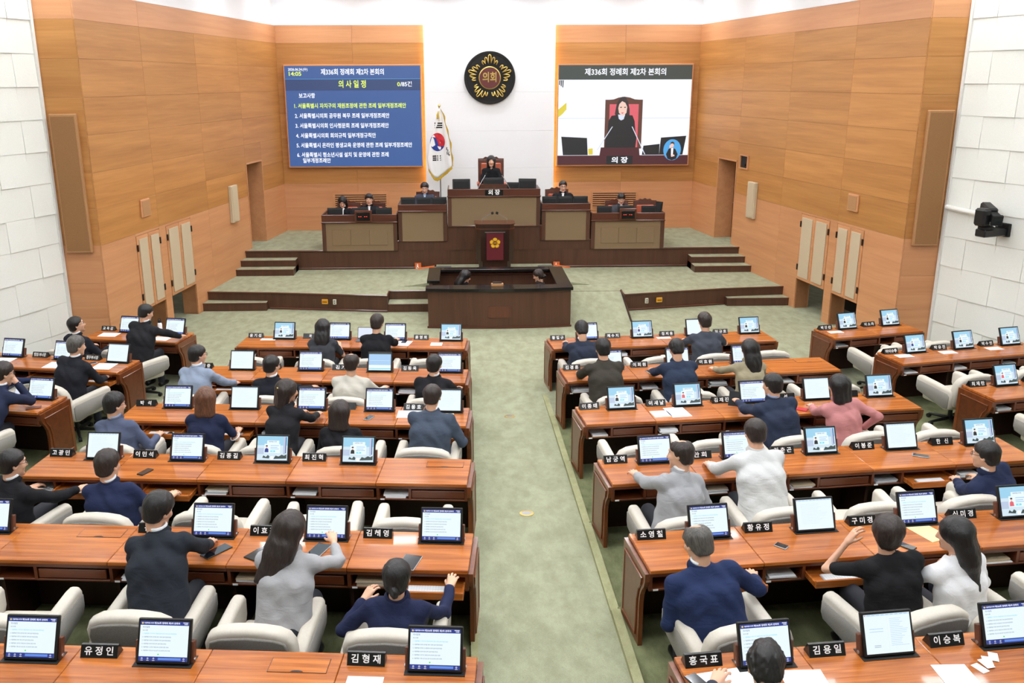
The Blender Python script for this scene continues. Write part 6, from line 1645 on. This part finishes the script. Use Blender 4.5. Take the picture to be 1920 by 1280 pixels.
P('woman with long black hair in beige jacket, right second row', 'R2', 2.32, head=(2.33, -0.96), h=1.18, hn=-1.12, fem=True, hair='long', top=(158, 148, 122), kind='jacket', rh=(2.55, -0.55, 0.74), lh=(2.05, -0.5, 0.74), rpole=(0.9, -0.4, -0.5), lpole=(-0.9, -0.4, -0.5), sd=26, yaw=-0.25)
P('man in navy suit holding up a dark tablet, right third row', 'R3', 2.12, head=(2.03, -0.90), h=1.20, hn=-1.10, hair='short', top=(46, 54, 74), shirt=(150, 160, 190), yaw=-0.45, tw=-0.1, lh=(1.84, -0.45, 0.82), rh=(2.3, -0.45, 0.74), sd=27, wide=1.08, pitch=0.2)
P('woman with dark shoulder-length hair in pink jacket, right third row', 'R3', 2.86, head=(2.77, -0.98), h=1.18, hn=-1.12, fem=True, hair='bob', hairc='hair black', top=(196, 132, 132), kind='jacket', lh=(2.72, -0.52, 0.74), rh=(3.15, -0.95, 0.62), rpole=(0.9, -0.6, 0.0), lpole=(-0.7, -0.5, -0.5), sd=28, yaw=-0.35, tw=-0.1, wide=1.08)
P('man in light grey suit turning left beside the aisle, right fourth row', 'R4', 0.42, head=(0.48, -1.04), h=1.18, hn=-1.18, hair='bald', hairc='hair dark brown', top=(164, 165, 168), shirt=(238, 238, 240), yaw=-0.9, tw=-0.35, lh=(0.18, -0.46, 0.73), rh=(0.62, -0.85, 0.62), lpole=(-0.5, -0.5, -0.5), sd=29, roll=0.2, pitch=0.15)
P('man in white jacket sitting tall, right fourth row', 'R4', 1.30, head=(1.27, -0.80), h=1.25, hn=-1.08, hair='short', hairc='hair dark brown', top=(214, 215, 214), kind='jacket', pitch=0.3, lh=(1.02, -0.42, 0.74), rh=(1.5, -0.45, 0.74), lpole=(-0.9, -0.4, -0.5), rpole=(0.9, -0.4, -0.5), sd=30, hz=0.54, wide=1.02)
P('man in navy suit with glasses using a mouse, right end of fourth row', 'R4', 3.45, head=(3.26, -1.26), h=1.11, hn=-1.24, hair='short', top=(38, 46, 74), yaw=-0.65, tw=-0.35, glasses=True, lh=(3.34, -0.82, 0.62), rh=(3.6, -0.8, 0.62), sd=31)
P('balding grey-haired man in navy suit beside the aisle, right fifth row', 'R5', 0.32, head=(0.22, -0.94), h=1.12, hn=-1.14, hair='bald', hairc='hair grey', top=(38, 50, 86), yaw=-0.35, pitch=0.4, rh=(0.75, -0.75, 0.66), lh=(0.12, -0.85, 0.64), rpole=(0.6, -0.6, -0.5), lpole=(-0.5, -0.9, -0.3), sd=32, wide=1.12)
P('woman with short dark hair in black top raising left hand, right fifth row', 'R5', 1.66, head=(1.60, -1.02), h=1.15, hn=-1.14, fem=True, hair='bobshort', hairc='hair dark brown', top=(30, 30, 32), kind='tee', sleeve=0.3, lh=(1.40, -0.86, 0.97), rh=(1.85, -0.75, 0.64), lpole=(-0.7, 0.2, -0.9), sd=33, yaw=0.2, wide=1.15, roll=0.12)
P('woman with long dark hair in white blouse looking left, right fifth row', 'R5', 2.14, head=(2.05, -1.12), h=1.15, hn=-1.18, fem=True, hair='long', hairc='hair black', top=(236, 236, 238), kind='shirt', yaw=-0.85, tw=-0.2, lh=(1.98, -0.75, 0.68), rh=(2.35, -0.8, 0.66), lpole=(-0.9, -0.5, -0.3), sd=34, wide=1.05)
P('man with black hair writing at the bottom edge, nearest right row', 'R6', 0.36, head=(0.28, -0.66), h=1.08, hn=-1.05, hair='spiky', top=(60, 64, 76), shirt=(238, 240, 244), pitch=0.7, yaw=0.3, lh=(0.12, -0.36, 0.74), rh=(0.5, -0.6, 0.6), lpole=(-0.9, -0.3, -0.3), sd=35)
# ---- dais (facing the audience)
P('presiding woman in black jacket in the tall central chair', loc=(-0.03, 22.66, 1.43), rotz=PI, head=(0.0, 0.06), h=1.36, hz=0.72, fem=True, hair='bob', top=(26, 26, 29), kind='jacket', pitch=0.05, rh=(0.12, 0.38, 0.9), lh=(-0.12, 0.38, 0.9), sd=40)
P('man in grey-blue suit reading, booth left of the presiding chair', loc=(-1.66, 22.52, 1.02), rotz=PI, head=(0.0, 0.04), h=1.15, hair='short', top=(64, 68, 84), shirt=(170, 190, 214), pitch=0.4, sd=41)
P('man with glasses in black suit, booth right of the presiding chair', loc=(1.72, 22.50, 1.02), rotz=PI, head=(0.0, 0.05), h=1.17, hair='short', top=(34, 34, 38), glasses=True, pitch=0.2, sd=42)
P('woman with long black hair and glasses looking down, left clerk booth', loc=(-3.66, 22.50, US), rotz=PI, head=(0.0, 0.10), h=1.05, fem=True, hair='long', top=(28, 28, 32), glasses=True, pitch=0.45, badge=True, sd=43)
P('young man in black suit and open white shirt, left clerk booth', loc=(-3.02, 22.52, US), rotz=PI, head=(0.0, 0.05), h=1.10, hair='fringe', top=(30, 30, 34), pitch=0.1, badge=True, sd=44)
P('young man with fringe in grey suit looking down, right clerk booth', loc=(3.16, 22.52, US), rotz=PI, head=(0.0, 0.08), h=1.08, hair='fringe', top=(70, 72, 78), pitch=0.4, sd=45)
# ---- stenographers in the pit
P('clerk with long black hair at the left of the sunken pit', loc=(-0.74, 18.58, -0.5), rotz=-1.2, head=(0.0, 0.05), h=1.27, hz=0.58, fem=True, hair='long', top=(30, 30, 34), kind='jacket', pitch=0.4, sd=46, lh=(-0.1, 0.35, 0.76), rh=(0.1, 0.35, 0.76))
P('clerk with pinned-up dark hair at the right of the sunken pit', loc=(0.86, 18.58, -0.5), rotz=1.2, head=(0.0, 0.05), h=1.28, hz=0.58, fem=True, hair='bun', hairc='hair dark brown', top=(60, 50, 48), kind='jacket', pitch=0.4, sd=47, lh=(-0.1, 0.35, 0.76), rh=(0.1, 0.35, 0.76))
# hair clip and raised tablet
r = ROWS['L3']; t = thing('hair_clip', 'pale gold hair clip on dark bobbed hair, left third row', 'hair clip', r.w(-2.00, -0.965, 1.265), r.a + 0.6)
MB().tube([(-0.03, 0, 0.01), (0, -0.012, 0.0), (0.03, 0, -0.01)], 0.007, 8).build('bar', 'gold', t)
r = ROWS['R3']; t = thing('tablet', 'dark tablet held upright in the navy-suited man hand, right third row', 'tablet', r.w(1.83, -0.36, 0.86), r.a - 0.5)
o_ = MB().box(-0.06, 0.06, -0.006, 0.006, -0.09, 0.09, 0.003).build('body', 'black plastic', t, (0, 0, 0), (-0.5, 0, 0)); MB().rect(-0.054, 0.054, -0.084, 0.084, -0.0068).build('screen', 'glass dark', o_)
# chairs follow their sitters -------------------------------------------
for key, j, X, n, e in (('L1', 2, -2.10, -1.18, 0), ('L1', 1, -1.30, -1.16, 0), ('L2', 3, -3.46, -1.16, 0.05), ('L2', 2, -2.42, -1.16, 0), ('L2', 1, -1.43, -1.16, 0), ('L2', 0, -0.38, -1.16, 0),
                        ('L3', 4, -3.72, -1.18, 0.0), ('L3', 3, -2.80, -1.16, 0), ('L3', 2, -2.03, -1.16, 0), ('L3', 1, -1.22, -1.16, 0), ('L3', 0, -0.38, -1.15, 0),
                        ('L4', 4, -4.05, -1.2, -0.3), ('L4', 3, -3.12, -1.19, 0), ('L5', 2, -2.24, -1.06, 0), ('L5', 1, -1.38, -1.18, 0), ('L5', 0, -0.46, -1.19, 0),
                        ('LA', 1, -1.25, -1.22, -0.2), ('LA', 0, -0.35, -1.15, -0.45), ('LB', 0, -0.32, -1.14, -0.25), ('LB', 1, -1.45, -1.25, 0), ('LC', 0, -0.50, -1.12, -0.3),
                        ('R1', 0, 0.36, -1.15, 0), ('R1', 2, 2.24, -1.15, 0), ('R2', 0, 0.46, -1.14, 0), ('R2', 1, 1.42, -1.14, 0), ('R2', 2, 2.34, -1.14, 0), ('R3', 2, 2.12, -1.14, 0), ('R3', 3, 2.88, -1.14, 0.1),
                        ('R4', 0, 0.42, -1.18, 0.0), ('R4', 1, 1.32, -1.12, 0), ('R4', 4, 3.50, -1.24, 0.15), ('R5', 0, 0.38, -1.16, 0.05), ('R5', 1, 1.62, -1.16, 0.2), ('R5', 2, 2.18, -1.18, 0.25), ('R6', 0, 0.36, -1.10, 0)):
    CHAIR_AT[(key, j)] = (X, n, e)
put_chairs()
